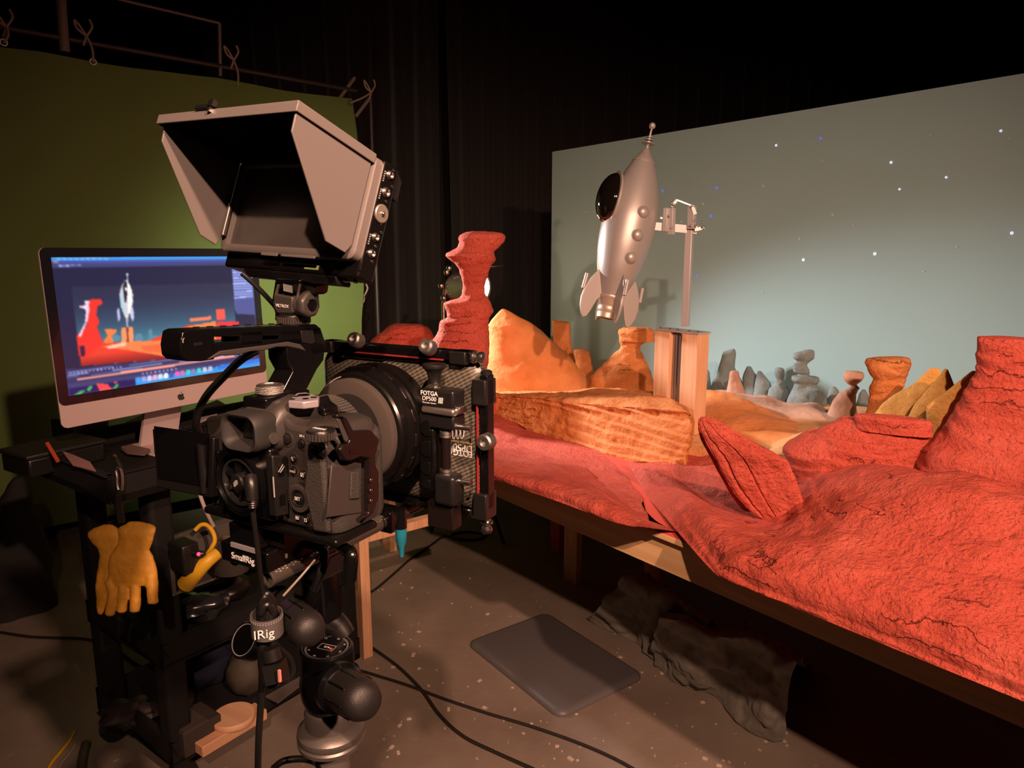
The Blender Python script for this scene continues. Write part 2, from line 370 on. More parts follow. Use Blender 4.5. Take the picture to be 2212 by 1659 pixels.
# ------------------------------------------------------------------ miniature set: rocks
def nz(p, sc_, seed): return noise.noise(Vector((p[0]*sc_+seed*7.3, p[1]*sc_-seed*3.1, p[2]*sc_+seed*1.7)))
def fr(p, sc_, seed): return nz(p, sc_, seed)+.5*nz(p, sc_*2.1, seed+1)+.25*nz(p, sc_*4.3, seed+2)
def X6(a, b): return (780+a/4.148, 460+b/4.148)
def X7(a, b): return (1160+a/4.148, 660+b/4.148)
def X8(a, b): return (1500+a/3.107, 680+b/3.107)
def XS(a, b): return (1040+a/2.911, 860+b/2.911)
XI = lambda a, b: (a, b)
def rock(name, label, rows, n, m, X=XI, ratio=.8, amp=.012, seed=1, segs=44, rings_n=46, zbase=None, lean=0, nsc=14, power=2.3, rim=.25, cat='rock', group=None, ledge=0, parent=None, grooves=()):
    R_ = [(X(l, y)[0], X(r, y)[0], X(0, y)[1]) for y, l, r in rows]
    xm = (R_[-1][0]+R_[-1][1])/2; base = n.copy() if isinstance(n, Vector) else atn(xm, R_[-1][2], n)
    hv = Vector((base.x, base.y, 0)).normalized(); dd = hv.dot(base)
    ctr = []; 
    for xl, xr, y in R_:
        a = plane(xl, y, hv, dd); b = plane(xr, y, hv, dd)
        ctr.append(Vector(((a.x+b.x)/2, (a.y+b.y)/2, (a.z+b.z)/2))); ctr[-1] = (ctr[-1], (b-a).length/2)
    zz = base.z if zbase is None else zbase
    if ctr[-1][0].z > zz+.002: ctr.append((Vector((ctr[-1][0].x, ctr[-1][0].y, zz)), ctr[-1][1]*1.05))
    lat = hv.cross(UP)*-1; lat = UP.cross(hv)*-1
    L = len(ctr); rings = []; wmax = max(w for _, w in ctr)
    zs = [c_.z for c_, _ in ctr]
    for k in range(rings_n+1):
        t = k/rings_n*(L-1); i = min(int(t), L-2); f_ = t-i
        c_ = ctr[i][0].lerp(ctr[i+1][0], f_); w = ctr[i][1]*(1-f_)+ctr[i+1][1]*f_
        if k == 0: rings.append((c_-UP*0, w*(1-rim)))
        rings.append((c_-UP*(.004 if k == 0 else 0), w))
    out = []; ztop = rings[0][0].z; zbot = rings[-1][0].z
    for k, (c_, w) in enumerate(rings):
        ring = []
        d = w*ratio
        h = (ztop-c_.z)
        for s_ in range(segs):
            a = 2*math.pi*s_/segs; ca, sa = math.cos(a), math.sin(a)
            q = (abs(ca)**power+abs(sa)**power)**(-1/power)
            p = c_+lat*(w*q*ca)+hv*(d*q*sa+lean*h)
            nv = (lat*ca+hv*sa)
            e = amp*fr(p, nsc, seed)*min(1, w/.05)
            if ledge: ph = (p.z*26+1.5*nz(p, 5, seed+9)+.4*nz(p, 16, seed)) % 1; e += ledge*((ph if ph < .8 else (1-ph)*4)-.45)
            for g_, w_, d_g in grooves:
                if sa < 0: e -= d_g*math.exp(-((ca-g_-.05*nz(p, 7, seed+g_))/w_)**2)
            if k == 0: e *= .3
            # keep the silhouette sides true: less displacement at the sides
            e *= 1-.55*abs(ca)**6
            p = p+nv*e
            ring.append(p)
        out.append(ring)
    b = MB().loft(out)
    o = b.build(name, m, parent, sharp=50)
    if parent is None: tag(o, label, cat, group)
    return o
def sheet(name, label, curves, m, X=XI, amp=.006, seed=1, nu=110, nv=12, skirt=True, nsc=10, back=None, cat='terrain', closez=None, thick=None, under=0, ledge=0, lfreq=30, lmax=None, ext=0):
    W = []
    for pts, n in curves:
        if callable(n): w = [n(*X(*p)) for p in pts]
        else:
            ns = n if isinstance(n, (list, tuple)) else [n]*len(pts)
            w = [atn(*X(*p), q) for p, q in zip(pts, ns)]
        if ext: w.append(w[-1]+(w[-1]-w[-2])*ext)
        w = catmull(w, 8); L = len(w)
        acc = [0]
        for i in range(1, L): acc.append(acc[-1]+(w[i]-w[i-1]).length)
        r = []; j = 0
        for i in range(nu+1):
            s_ = acc[-1]*i/nu
            while j < L-2 and acc[j+1] < s_: j += 1
            t = (s_-acc[j])/max(acc[j+1]-acc[j], 1e-9); r.append(w[j].lerp(w[j+1], min(max(t, 0), 1)))
        W.append(r)
    zc = ZT+.002 if closez is None else closez
    if back is not None:   # run back from the last curve and down to the table
        W.append([p+SN*back[0]+UP*back[1] for p in W[-1]]); W.append([Vector((p.x, p.y, 0))+SN*back[0]*.4+UP*zc for p in W[-1]])
    rows = []
    for k in range(len(W)-1):
        for t in range(nv):
            f_ = t/nv
            p0 = W[max(k-1, 0)]; p1 = W[k]; p2 = W[k+1]; p3 = W[min(k+2, len(W)-1)]
            rows.append([0.5*((2*b_)+(c_-a_)*f_+(2*a_-5*b_+4*c_-d_)*f_*f_+(3*b_-a_-3*c_+d_)*f_**3) for a_, b_, c_, d_ in zip(p0, p1, p2, p3)])
    rows.append(W[-1])
    R2 = []
    for i, r in enumerate(rows):
        q = []
        for j, p in enumerate(r):
            a_ = rows[min(i+1, len(rows)-1)][j]-rows[max(i-1, 0)][j]; b_ = r[min(j+1, nu)]-r[max(j-1, 0)]
            nn = b_.cross(a_); nn = nn.normalized() if nn.length > 1e-9 else UP
            e = amp*fr(p, nsc, seed)*min(1, i/3)
            if ledge and (lmax is None or i < lmax*nv):
                ph = (p.z*lfreq+.9*nz((p.x*.5, p.y*.5, p.z*2), 5, seed+9)+.12*nz(p, 12, seed+4)) % 1
                e += ledge*((ph if ph < .78 else (1-ph)*3.5)-.45)*min(1, i/4)
            q.append(p+nn*e)
        R2.append(q)
    if skirt and not under: R2 = [[Vector((p.x, p.y, min(p.z, zc)))+SN*.01 for p in R2[0]]]+R2
    b = MB().loft(R2, cap=False, closed=False)
    if thick or skirt:   # close underneath so that it is a body, not a skin
        b.loft([R2[0], [Vector((p.x, p.y, zc))+SN*under for p in R2[0]], [Vector((p.x, p.y, zc)) for p in R2[-1]], R2[-1]], cap=False, closed=False)
        for e in (0, -1):
            poly = [r[e] for r in R2]+[Vector((R2[-1][e].x, R2[-1][e].y, zc)), Vector((R2[0][e].x, R2[0][e].y, zc))+SN*under]
            b.add(poly, [tuple(range(len(poly)))])
    o = b.build(name, m, sharp=60); return tag(o, label, cat)

rock('red_hoodoo', 'tall red hoodoo rock with flat cap and beak at the left end of the set',
     [(165,960,1150),(178,925,1250),(200,885,1285),(225,872,1292),(262,882,1285),(310,858,1235),(345,800,1198),(362,765,1196),(385,752,1205),(425,805,1208),(445,835,1190),(470,852,1168),(500,872,1150),(560,893,1140),(620,908,1118),(680,910,1105),(730,903,1112),(765,880,1145),(785,790,1155),(805,738,1162),(850,748,1176),(885,765,1190),(930,772,1160),(950,745,1146),(965,712,1143),(1000,702,1140),(1060,690,1146),(1130,650,1156),(1200,610,1152),(1300,560,1142),(1420,520,1125),(1600,440,1200),(1720,400,1250)],
     1.70, RED, X6, ratio=.72, amp=.009, ledge=.006, seed=3, rings_n=90, nsc=18, zbase=ZT)
rock('red_boulder', 'low rounded red rock beside the tall hoodoo at the far left', [(993,300,440),(1003,270,540),(1020,240,590),(1045,212,620),(1080,160,642),(1140,92,660),(1220,50,700),(1420,0,760)], 1.98, RED, X6, ratio=.7, amp=.014, seed=5, zbase=ZT)
rock('orange_mound', 'big smooth orange mound with pale left flank behind the layered terrace', [(860,1262,1286),(880,1240,1325),(920,1202,1400),(960,1168,1478),(1010,1138,1560),(1070,1140,1636),(1130,1148,1702),(1220,1142,1800),(1290,1126,1872),(1400,1095,1960),(1500,1080,2030),(1600,1060,2090)],
     2.22, ORGS, X6, ratio=.55, amp=.012, seed=8, rings_n=60, zbase=ZT, nsc=12)
rock('shaded_pillar', 'square orange pillar, darkened as if in shade, behind the orange mound, by the backdrop', [(128,140,178),(150,138,300),(250,140,302),(330,150,306),(400,165,318),(500,190,345),(600,190,360)], 2.72, ORGDIM, X7, ratio=.7, amp=.006, power=4, seed=2, zbase=ZT)
rock('brown_boulder', 'small dark brown boulder between the orange mound and arch rock', [(390,340,440),(410,326,466),(440,328,480),(500,345,492),(600,350,510)], 2.68, ORGDIM, X7, amp=.008, seed=4, zbase=ZT)
rock('arch_rock', 'orange mushroom rock under the rocket, its cap reaching the wooden block',
     [(195,785,1000),(215,735,1040),(240,723,1056),(280,736,1058),(318,740,1056),(332,742,960),(360,752,932),(390,740,926),(430,690,948),(480,640,975),(540,585,1002),(590,535,1022),(640,482,1040),(700,470,1060),(760,460,1080)], 2.45, ORG, X7, ratio=.6, amp=.009, ledge=.007, seed=6, rings_n=60, zbase=ZT)

# far grey rocks before the backdrop
G = 'grey rocks along the backdrop'
rock('grey_spire', 'crooked grey rock spire just right of the wooden block', [(230,242,274),(250,192,278),(300,178,275),(350,165,270),(400,150,290),(450,122,330),(500,102,342),(620,84,360)], 2.78, GREY, X8, amp=.010, seed=11, zbase=ZT, group=G)
rock('grey_stub', 'small grey rock stub right against the wooden block', [(368,64,92),(385,52,104),(440,46,108),(500,38,116),(620,30,124)], 2.80, GREY, X8, amp=.006, seed=12, zbase=ZT, group=G)
rock('grey_ridge', 'broad grey ridge with a thin peak left of the stacked grey rock', [(347,352,382),(362,345,390),(385,334,402),(410,325,425),(470,322,480),(540,320,545),(640,315,600)], 2.82, GREY, X8, amp=.010, seed=13, zbase=ZT, group=G)
rock('grey_bump', 'tiny grey knob on the broad grey ridge', [(378,426,450),(400,418,466),(450,408,510),(640,380,560)], 2.78, GREY, X8, amp=.006, seed=14, zbase=ZT, group=G)
rock('grey_thumb', 'round-headed grey rock left of the stacked grey rock', [(355,550,590),(368,538,604),(400,536,606),(430,546,600),(470,532,612),(500,500,640),(640,480,660)], 2.76, GREY, X8, amp=.008, seed=15, zbase=ZT, group=G)
rock('grey_stacked_rock', 'tall grey rock of stacked leaning slabs in the middle of the backdrop', [(234,748,800),(245,720,807),(262,668,808),(290,662,806),(312,690,775),(328,672,758),(340,664,756),(360,660,768),(388,668,775),(398,700,768),(408,690,780),(414,656,838),(440,655,846),(465,672,824),(478,668,840),(500,660,872),(530,645,888),(570,622,894),(650,600,905)], 2.70, GREY, X8, amp=.009, seed=16, rings_n=70, zbase=ZT, ratio=.6, group=G)
rock('grey_nub', 'small grey rock nub right of the stacked grey rock', [(482,925,945),(505,902,968),(560,890,985),(650,880,1000)], 2.80, GREY, X8, amp=.006, seed=17, zbase=ZT, group=G)
rock('grey_post', 'grey pointed rock between pink balanced rock and orange mushroom rock', [(502,1126,1150),(530,1106,1165),(600,1086,1180),(700,1070,1200)], 2.80, GREY, X8, amp=.006, seed=18, zbase=ZT, group=G)
rock('pink_cone', 'small pinkish brown cone in front of the crooked grey spire', [(375,248,292),(385,238,298),(430,232,308),(500,218,335),(560,200,368),(660,180,410)], 2.60, PINKR, X8, amp=.006, seed=19, zbase=ZT)
rock('pink_balanced_rock', 'pink rock with a boulder balanced on a narrow neck', [(379,1020,1125),(392,998,1138),(415,992,1140),(440,1002,1122),(465,1026,1090),(474,1046,1094),(490,1034,1110),(503,1016,1098),(530,970,1086),(580,930,1088),(640,905,1092),(700,880,1100),(780,870,1110)], 2.48, PINKR, X8, amp=.007, seed=20, rings_n=60, zbase=ZT)
rock('orange_mushroom_rock', 'orange mushroom rock with wide slanted cap left of the yellow peaks', [(283,1320,1436),(292,1220,1450),(302,1152,1453),(330,1136,1452),(368,1156,1446),(415,1188,1420),(436,1206,1424),(470,1186,1412),(515,1172,1384),(550,1172,1325),(600,1166,1285),(650,1150,1232),(690,1136,1212),(800,1120,1220)], 2.25, ORG, X8, amp=.007, ledge=.008, seed=21, rings_n=60, ratio=.7, zbase=ZT)
GY = 'yellow peaks'
rock('yellow_peak', 'pointed yellow rock fin next to the orange mushroom rock', [(357,1590,1640),(375,1566,1650),(420,1524,1670),(470,1470,1700),(510,1405,1720),(560,1330,1745),(620,1255,1765),(690,1205,1785),(800,1160,1800)], 2.14, YEL, X8, amp=.010, seed=22, ratio=.35, zbase=ZT, group=GY)
rock('yellow_peak', 'middle yellow rock fin standing behind its taller pointed neighbour', [(362,1676,1700),(400,1652,1716),(450,1612,1736),(520,1552,1762),(600,1482,1790),(800,1380,1830)], 2.05, YEL, X8, amp=.008, seed=23, ratio=.35, zbase=ZT, group=GY)
rock('yellow_peak', 'yellow sloping rock fin leaning against the big red butte', [(376,1862,1895),(400,1832,1895),(450,1772,1890),(500,1716,1880),(560,1640,1850),(620,1560,1830),(700,1556,1790),(800,1585,1730),(900,1600,1660)], 1.93, YEL, X8, amp=.008, seed=24, ratio=.3, zbase=ZT, group=GY)

# terrain sheets
sheet('sand_floor', 'flat sandy orange ground sheet around the wooden block', [([(-2.9+.0, 0)]*2, 1.9)][:0] or [([(900,905),(1200,905),(1500,965),(1700,985),(2300,1060)], 1.90), ([(900,850),(1200,852),(1500,900),(1700,915),(2300,965)], 2.3), ([(900,815),(1200,818),(1500,855),(1700,868),(2300,905)], 2.75)], SAND, amp=.004, seed=30, skirt=True)
sheet('orange_hill', 'long orange dune running right from the wooden block',
      [([(-60,1010),(30,975),(200,930),(480,895),(700,860),(960,820)], 1.98), ([(-60,760),(30,720),(200,690),(480,740),(700,800),(960,800)], 2.16), ([(-60,545),(45,522),(140,528),(220,545),(400,622),(700,738),(960,790)], 2.32)], ORGS, X8, amp=.008, seed=31, back=(.06, -.02))
sheet('pale_dune', 'pale sandy dune tucked behind the red terraced rock', [([(400,960),(520,935),(600,940),(700,940)], 1.84), ([(440,900),(560,850),(700,800),(900,770),(1150,780)], 2.0), ([(480,880),(600,840),(760,785),(920,755),(1180,760)], 2.06)], SAND, X8, amp=.004, seed=32, back=(.06, -.01))
sheet('pink_hill', 'low pinkish brown hill in front of the grey rocks', [([(20,760),(200,740),(430,760),(640,780),(880,800),(1240,830)], 2.34), ([(20,600),(200,590),(360,590),(600,640),(800,650),(1240,740)], 2.45), ([(20,530),(150,515),(350,548),(470,556),(610,606),(790,604),(890,652),(1080,660),(1240,690)], 2.55)], PINKR, X8, amp=.006, seed=33, back=(.05, -.01))
sheet('orange_terrace', 'layered orange rock terrace with flat top in front of the wooden block',
      [([(-520,950),(-200,1040),(0,1190),(220,1305),(500,1422),(800,1412),(1100,1398),(1290,1375),(1345,1330),(1352,1200)], [1.80]*8+[1.83,1.95]),
       ([(-520,900),(-200,970),(0,1100),(230,1190),(500,1300),(800,1300),(1100,1285),(1310,1260),(1385,1200),(1392,1130)], [1.81]*8+[1.84,1.96]),
       ([(-520,860),(-200,900),(0,980),(230,1050),(500,1120),(800,1140),(1100,1135),(1325,1115),(1396,1060),(1398,1030)], [1.825]*8+[1.85,1.97]),
       ([(-520,830),(-200,850),(0,885),(230,945),(500,980),(800,988),(1100,980),(1320,990),(1378,1000),(1382,990)], [1.84]*8+[1.86,1.98]),
       ([(-520,795),(-200,800),(0,806),(230,818),(500,838),(800,862),(1100,892),(1290,906),(1362,960),(1368,962)], [1.86]*8+[1.875,1.98]),
       ([(-520,770),(-200,765),(0,772),(250,772),(540,745),(700,748),(1000,772),(1230,832),(1310,880),(1330,900)], [2.1]*9+[2.05])], ORG, X7, amp=.007, seed=34, back=(.05, -.03), nsc=16, nu=220, nv=26, ledge=.011, lfreq=30, lmax=3.6)
sheet('red_slope', 'red stucco slope on the front edge of the set left of the opening',
      [([(-420,390),(-200,440),(60,507),(240,567),(500,657),(780,762),(940,806),(985,806)], 1.265),
       ([(-420,350),(-200,400),(60,440),(240,490),(500,570),(780,690),(940,770),(1000,795)], 1.285),
       ([(-420,200),(-200,230),(60,270),(240,340),(480,430),(700,560),(900,700),(990,785)], [1.55,1.55,1.55,1.53,1.47,1.41,1.34,1.31]),
       ([(-420,20),(-200,20),(60,50),(250,172),(400,282),(560,352),(725,440),(930,660),(985,775)], [1.84,1.84,1.84,1.84,1.83,1.80,1.74,1.52,1.33])], RED, XS, amp=.010, seed=35, back=(.03, -.01), nsc=9, nu=150, under=.16)
sheet('red_slab', 'huge red stucco ground slab overhanging the table front at lower right',
      [([(1292,1006),(1340,1036),(1400,1078),(1470,1156),(1530,1224),(1570,1254),(1700,1306),(1950,1409),(2212,1516),(2420,1602)], [1.82,1.70,1.56,1.38,1.28]+[1.265]*5),
       ([(1300,1003),(1385,1012),(1455,1045),(1520,1120),(1565,1190),(1620,1225),(1740,1262),(1960,1360),(2212,1465),(2420,1550)], [1.84,1.72,1.60,1.42,1.31]+[1.27]*5),
       ([(1320,1000),(1430,1000),(1490,1040),(1550,1100),(1610,1150),(1660,1172),(1770,1195),(1970,1285),(2212,1380),(2420,1462)], [1.86,1.79,1.70,1.55,1.40,1.35,1.33,1.31,1.31,1.31]),
       ([(1340,997),(1450,995),(1520,1015),(1580,1070),(1650,1130),(1705,1140),(1810,1150),(1990,1215),(2212,1300),(2420,1370)], [1.88,1.84,1.79,1.68,1.53,1.46,1.42,1.39,1.39,1.39]),
       ([(1360,994),(1480,990),(1550,1000),(1620,1040),(1690,1085),(1740,1070),(1850,1075),(2010,1120),(2212,1190),(2420,1250)], [1.90,1.88,1.85,1.78,1.68,1.60,1.53,1.48,1.48,1.48]),
       ([(1380,990),(1500,985),(1580,985),(1650,1000),(1710,1010),(1770,1010),(1880,1020),(2030,1040),(2212,1090),(2420,1140)], [1.93,1.92,1.90,1.86,1.80,1.72,1.64,1.58,1.58,1.58])],
      RED, amp=.010, seed=36, back=(.12, -.02), nsc=8, nu=300, nv=22, ledge=.007, lfreq=24, ext=3.0, under=.16)
TRR = rock('red_terraced_rock', 'red stepped rock with three flat terraces on the big red slab', [(820,760,1600),(826,735,1601),(836,725,1601),(850,705,1598),(875,668,1594),(910,620,1588),(940,596,1578),(970,590,1558),(1010,610,1520),(1080,640,1500),(1180,680,1500)],
     1.80, RED, X8, ratio=.52, amp=.008, ledge=.006, seed=40, rings_n=80, segs=90, zbase=ZT, power=2.0, nsc=12, rim=.12)
rock('tier', '', [(716,985,1604),(722,964,1606),(740,944,1606),(775,882,1606),(800,834,1604),(826,812,1600),(850,800,1590)], 1.80, RED, X8, ratio=.40, amp=.008, ledge=.005, seed=44, rings_n=50, segs=80, power=2.0, nsc=12, rim=.10, parent=TRR)
rock('tier', '', [(683,1092,1560),(690,1076,1590),(704,1068,1604),(730,1070,1606),(760,1076,1604),(790,1085,1600)], 1.795, RED, X8, ratio=.34, amp=.007, ledge=.004, seed=45, rings_n=40, segs=80, power=2.2, nsc=12, rim=.10, parent=TRR)
rock('red_butte', 'massive red butte with flat top at the right edge of the picture', [(150,1895,2330),(200,1890,2335),(300,1886,2340),(352,1888,2332),(395,1894,2336),(415,1884,2352),(500,1840,2400),(600,1790,2460),(700,1730,2540),(800,1670,2640),(900,1602,2760),(960,1540,2850),(1100,1480,2950),(1250,1440,3000)],
     1.90, RED, X8, ratio=.62, amp=.010, ledge=.008, seed=41, rings_n=120, segs=100, zbase=ZT, power=2.2, nsc=9, rim=.35)
TSL = rock('red_tilted_slab', 'tilted red slab of rock leaning on the big red slab', [(120,1378,1440),(135,1372,1480),(160,1370,1530),(200,1374,1592),(260,1386,1700),(320,1410,1818),(380,1440,1932),(440,1472,1956),(500,1502,1976),(560,1532,1996),(620,1562,2016),(680,1602,2036),(740,1648,2056),(800,1705,2076),(838,1785,2090),(860,1850,2095)],
     1.555, RED, XS, ratio=.17, amp=.008, seed=42, rings_n=90, segs=170, grooves=((-.86,.020,.020),(-.62,.022,.024),(-.15,.02,.010)), power=3.2, nsc=16, lean=.18, rim=.1)
rock('slab_layer', '', [(128,1368,1420),(150,1362,1440),(200,1362,1460),(260,1374,1470),(320,1398,1500),(380,1428,1540),(440,1460,1570),(500,1490,1600),(560,1520,1630),(620,1548,1660),(680,1588,1700),(740,1634,1740),(800,1690,1790),(836,1770,1830)],
     1.60, RED, XS, ratio=.25, amp=.008, seed=43, rings_n=60, segs=40, power=3, nsc=18, lean=.16, rim=.1, parent=TSL)

# ------------------------------------------------------------------ backdrop with stars
BD = thing('sky_backdrop', 'large pale blue-grey painted backdrop panel dotted with tiny stars', 'backdrop', frame(S(-1.6, 2.95, 0), SU, SN, UP))
BDM = mat('backdrop_paint', (.225, .375, .405), .75, col2=(.242, .397, .427), nscale=1.2)
zt0 = atn(1193, 328, 2.95); ul = zt0.dot(SU)
sbox(MB(), ul, 1.1, 2.95, 2.968, .5, zt0.z).build('panel', BDM, BD)
for u in (ul+.12, -1.9, -.4, 1.0): sbox(MB(), u-.04, u+.04, 2.969, 3.05, 0, zt0.z-.05).build('brace', PINED, BD)
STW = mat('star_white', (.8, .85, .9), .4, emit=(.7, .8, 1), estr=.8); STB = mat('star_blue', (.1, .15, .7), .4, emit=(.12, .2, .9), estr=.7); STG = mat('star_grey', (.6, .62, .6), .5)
STC = mat('star_centre', (.16, .3, .36), .7)
def X9(a, b): return (1180+a/2.143, 160+b/2.143)
for a, b, r, k in ((1064,330,5,0),(1269,298,5,1),(1277,402,3,2),(1776,284,3,2),(1596,409,5,0),(1543,443,2,2),(1851,478,4,0),(1635,533,4,0),(2104,263,4,0),(2139,300,3,2),(538,540,6,1),(788,527,6,1),(1004,518,5,2),(726,602,6,2),(762,657,7,1),(626,683,5,2),(1326,652,5,2),(1171,763,5,2),(1190,860,6,0),(1521,832,6,0),(697,934,6,1),(2155,736,5,0),(1745,913,3,2),(183,638,4,2),(236,817,4,2),(405,275,3,2),(1000,1010,3,2),(1420,700,3,2),(1900,800,3,2)):
    x, y = X9(a, b); p = atn(x, y, 2.9485)
    rr = r*.00102
    if p.z > zt0.z: continue
    M = frame(p, SU, UP, -SN)
    MB().lathe([(rr*.45, 0), (rr*.45, .0012), (rr, .0012), (rr, 0)], M, 12, cap=False).build('star', (STW, STB, STG)[k], BD)

# ------------------------------------------------------------------ wooden block with rail, pole, arm
BLKP = atn(1497.5, 942, 2.03); ub = BLKP.dot(SU); zb = ZT+.004; zt = atn(1497.5, 722, 2.03).z
BK = thing('rail_block', 'upright wooden block holding a metal rail in the middle of the set', 'wooden block', frame(S(ub-.09, 2.03, zb), SU, SN, UP))
sbox(MB(), ub-.070, ub, 2.03, 2.095, zb, zt).build('post', PINE, BK, bevel=.002)
sbox(MB(), ub-.193, ub-.123, 2.03, 2.095, zb, zt).build('post', PINE, BK, bevel=.002)
sbox(MB(), ub-.122, ub-.071, 2.05, 2.09, zb, zt-.01).build('metal_rail', mat('rail_steel', (.36, .33, .33), .35, .5), BK)
for du in (-.112, -.096, -.080): sbox(MB(), ub+du-.003, ub+du+.003, 2.044, 2.052, zb, zt-.012).build('rail_rib', STEEL, BK)
sbox(MB(), ub-.195, ub+.002, 2.028, 2.10, zt, zt+.006).build('top_plate', ALU, BK)
for du in (-.18, -.135, -.10, -.05, -.012):
    MB().cyl(S(ub+du, 2.045, zt+.006), S(ub+du, 2.045, zt+.012), .004, n=8).build('bolt', STEEL, BK)
dpole = 2.72
def cp(x, y, d=dpole): return P(x, y, d)
pb = cp(1480, 716); pt = cp(1492, 497)
pm = Vector((pb.x, pb.y, 0))
PL = thing('support_pole', 'square aluminium pole rising from the wooden block to the rocket arm', 'pole', Matrix.Translation((pb.x, pb.y, zt+.006)))
Mp = yawm((pb.x, pb.y, 0), 30)
MB().box((0, 0, (zt+.006+pt.z)/2), (.027, .027, pt.z-zt-.006), Mp).build('pole', ALU, PL, bevel=.002)
arm0 = Vector((pb.x, pb.y, pt.z+.0)); 
def apt(x, y):   # points in the arm's own upright plane through the pole
    hv = Vector((.02, 1, 0)).normalized(); return plane(x, y, hv, hv.dot(Vector((pb.x, pb.y, 0))))
AR = thing('articulated_clamp', 'jointed metal clamp arm linking the pole to the back of the rocket', 'arm', Matrix.Translation(apt(1460, 490)))
def abar(b, p, q, w, t=.018, dy=0):
    a, c_ = apt(*p)+Vector((0, dy, 0)), apt(*q)+Vector((0, dy, 0)); M, L = axis(a, c_); return b.box((0, 0, L/2), (t, w, L), M)
abar(MB(), (1405, 488), (1505, 497), .030).build('cross_bar', ALU, AR, bevel=.001)
abar(MB(), (1449, 450), (1447, 507), .020, .02, -.022).build('clamp_block', ALU, AR, bevel=.001)
abar(MB(), (1437, 450), (1434, 500), .016, .014, -.02).build('clamp_block', ALU, AR, bevel=.001)
abar(MB(), (1492, 446), (1491, 495), .026, .02, -.02).build('clamp_block', ALU, AR, bevel=.001)
abar(MB(), (1447, 447), (1459, 433), .010, .012, -.022).build('link', ALU, AR)
abar(MB(), (1459, 433), (1490, 445), .005, .006, -.022).build('link_rod', STEEL, AR)
abar(MB(), (1490, 445), (1497, 464), .012, .012, -.03).build('link', ALU, AR)
abar(MB(), (1497, 497), (1517, 492), .012, .01, -.02).build('wing_handle', STEEL, AR)
for x, y in ((1450,443),(1446,441),(1440,467),(1446,492),(1489,447),(1495,446),(1495,477),(1487,488),(1497,488),(1512,482),(1513,490),(1516,495)):
    p = apt(x, y)+Vector((0, -.036, 0)); MB().ball(p, .0045, n=10).build('bolt', STEEL, AR)
abar(MB(), (1425, 471), (1448, 473), .006, .006, -.01).build('rod', STEEL, AR)

# ------------------------------------------------------------------ rocket
dr = 2.70
nb = P(1321, 640, dr); nt_ = P(1396, 327, dr-.03)
zr = (nt_-nb).normalized(); xr = (Vector((1, 0, 0))-zr*zr.x).normalized(); yr = zr.cross(xr)   # -yr faces the viewer
k_ = dr/FPX
RK = thing('rocket', 'silver retro rocket with dark bubble canopy hanging tilted over the set', 'rocket', frame(nb, xr, yr, zr))
MR = frame(nb, xr, yr, zr)
Lr = 322
prof = [(25,0),(33,22),(44,52),(51,82),(56,112),(58.5,150),(57.5,182),(49.5,222),(36.5,262),(24,291)]
pp = [Vector((r, 0, z)) for r, z in prof]; pp = catmull(pp, 4)
MB().lathe([(p.x*k_, p.z*k_) for p in pp], MR, 48).build('hull', SILVER, RK, sharp=60)
MB().lathe([(22*k_, (Lr-32.5)*k_), (25.6*k_, (Lr-32)*k_), (25.2*k_, (Lr-29.5)*k_), (16*k_, (Lr-17)*k_), (9*k_, (Lr-6)*k_), (4*k_, (Lr+1)*k_)], MR, 36).build('nose_cone', SILVER, RK)
AN = MB(); AN.lathe([(3.4*k_, (Lr-2)*k_), (4.2*k_, (Lr+3)*k_), (2.6*k_, (Lr+7)*k_), (2.6*k_, (Lr+30)*k_), (1.9*k_, (Lr+44)*k_)], MR, 14)
an = AN.build('antenna', SILVER, RK)
for z, r in ((11, 14), (18, 9.5), (24, 6)): MB().lathe([(1*k_, (Lr+z-1)*k_), (r*k_, (Lr+z-.8)*k_), (r*k_, (Lr+z+.8)*k_), (1*k_, (Lr+z+1)*k_)], MR, 24).build('disc', SILVER, an)
MB().ball((0, 0, (Lr+49)*k_), 7*k_, MR, 20).build('ball', SILVER, an)
# nozzle rings
MB().lathe([(r*k_, z*k_) for r, z in ((24,2),(28,0),(28.5,-4),(25,-8),(24,-9),(24.5,-20),(22.5,-22),(23.5,-24),(23.5,-34),(21.5,-36),(22.5,-38),(22,-48),(19,-49),(18,-30))], MR, 40).build('nozzle', mat('nozzle_metal', (.48, .43, .36), .4, .4), RK, sharp=50)
# portholes: half-round domes
for v in (178, 130, 83):
    rv = 56.0 if v > 100 else 50
    a = math.radians(-90+17); p = (rv*math.cos(a)*k_, rv*math.sin(a)*k_, v*k_)
    dirv = Vector((math.cos(a), math.sin(a), 0)); M = MR @ frame(p, dirv.cross(Vector((0, 0, 1)))*-1, Vector((0, 0, 1)), dirv)
    q = MB().lathe([(13.6*k_, -5*k_), (13.6*k_, .6*k_), (12.9*k_, 1.4*k_), (12.4*k_, 1.4*k_)], M, 24).build('porthole_ring', SILVER, RK)
    MB().lathe([(12.4*k_*math.cos(t), (1+10*math.sin(t))*k_) for t in [i*.157 for i in range(10)]], M, 24).build('porthole_dome', SILVER, q)
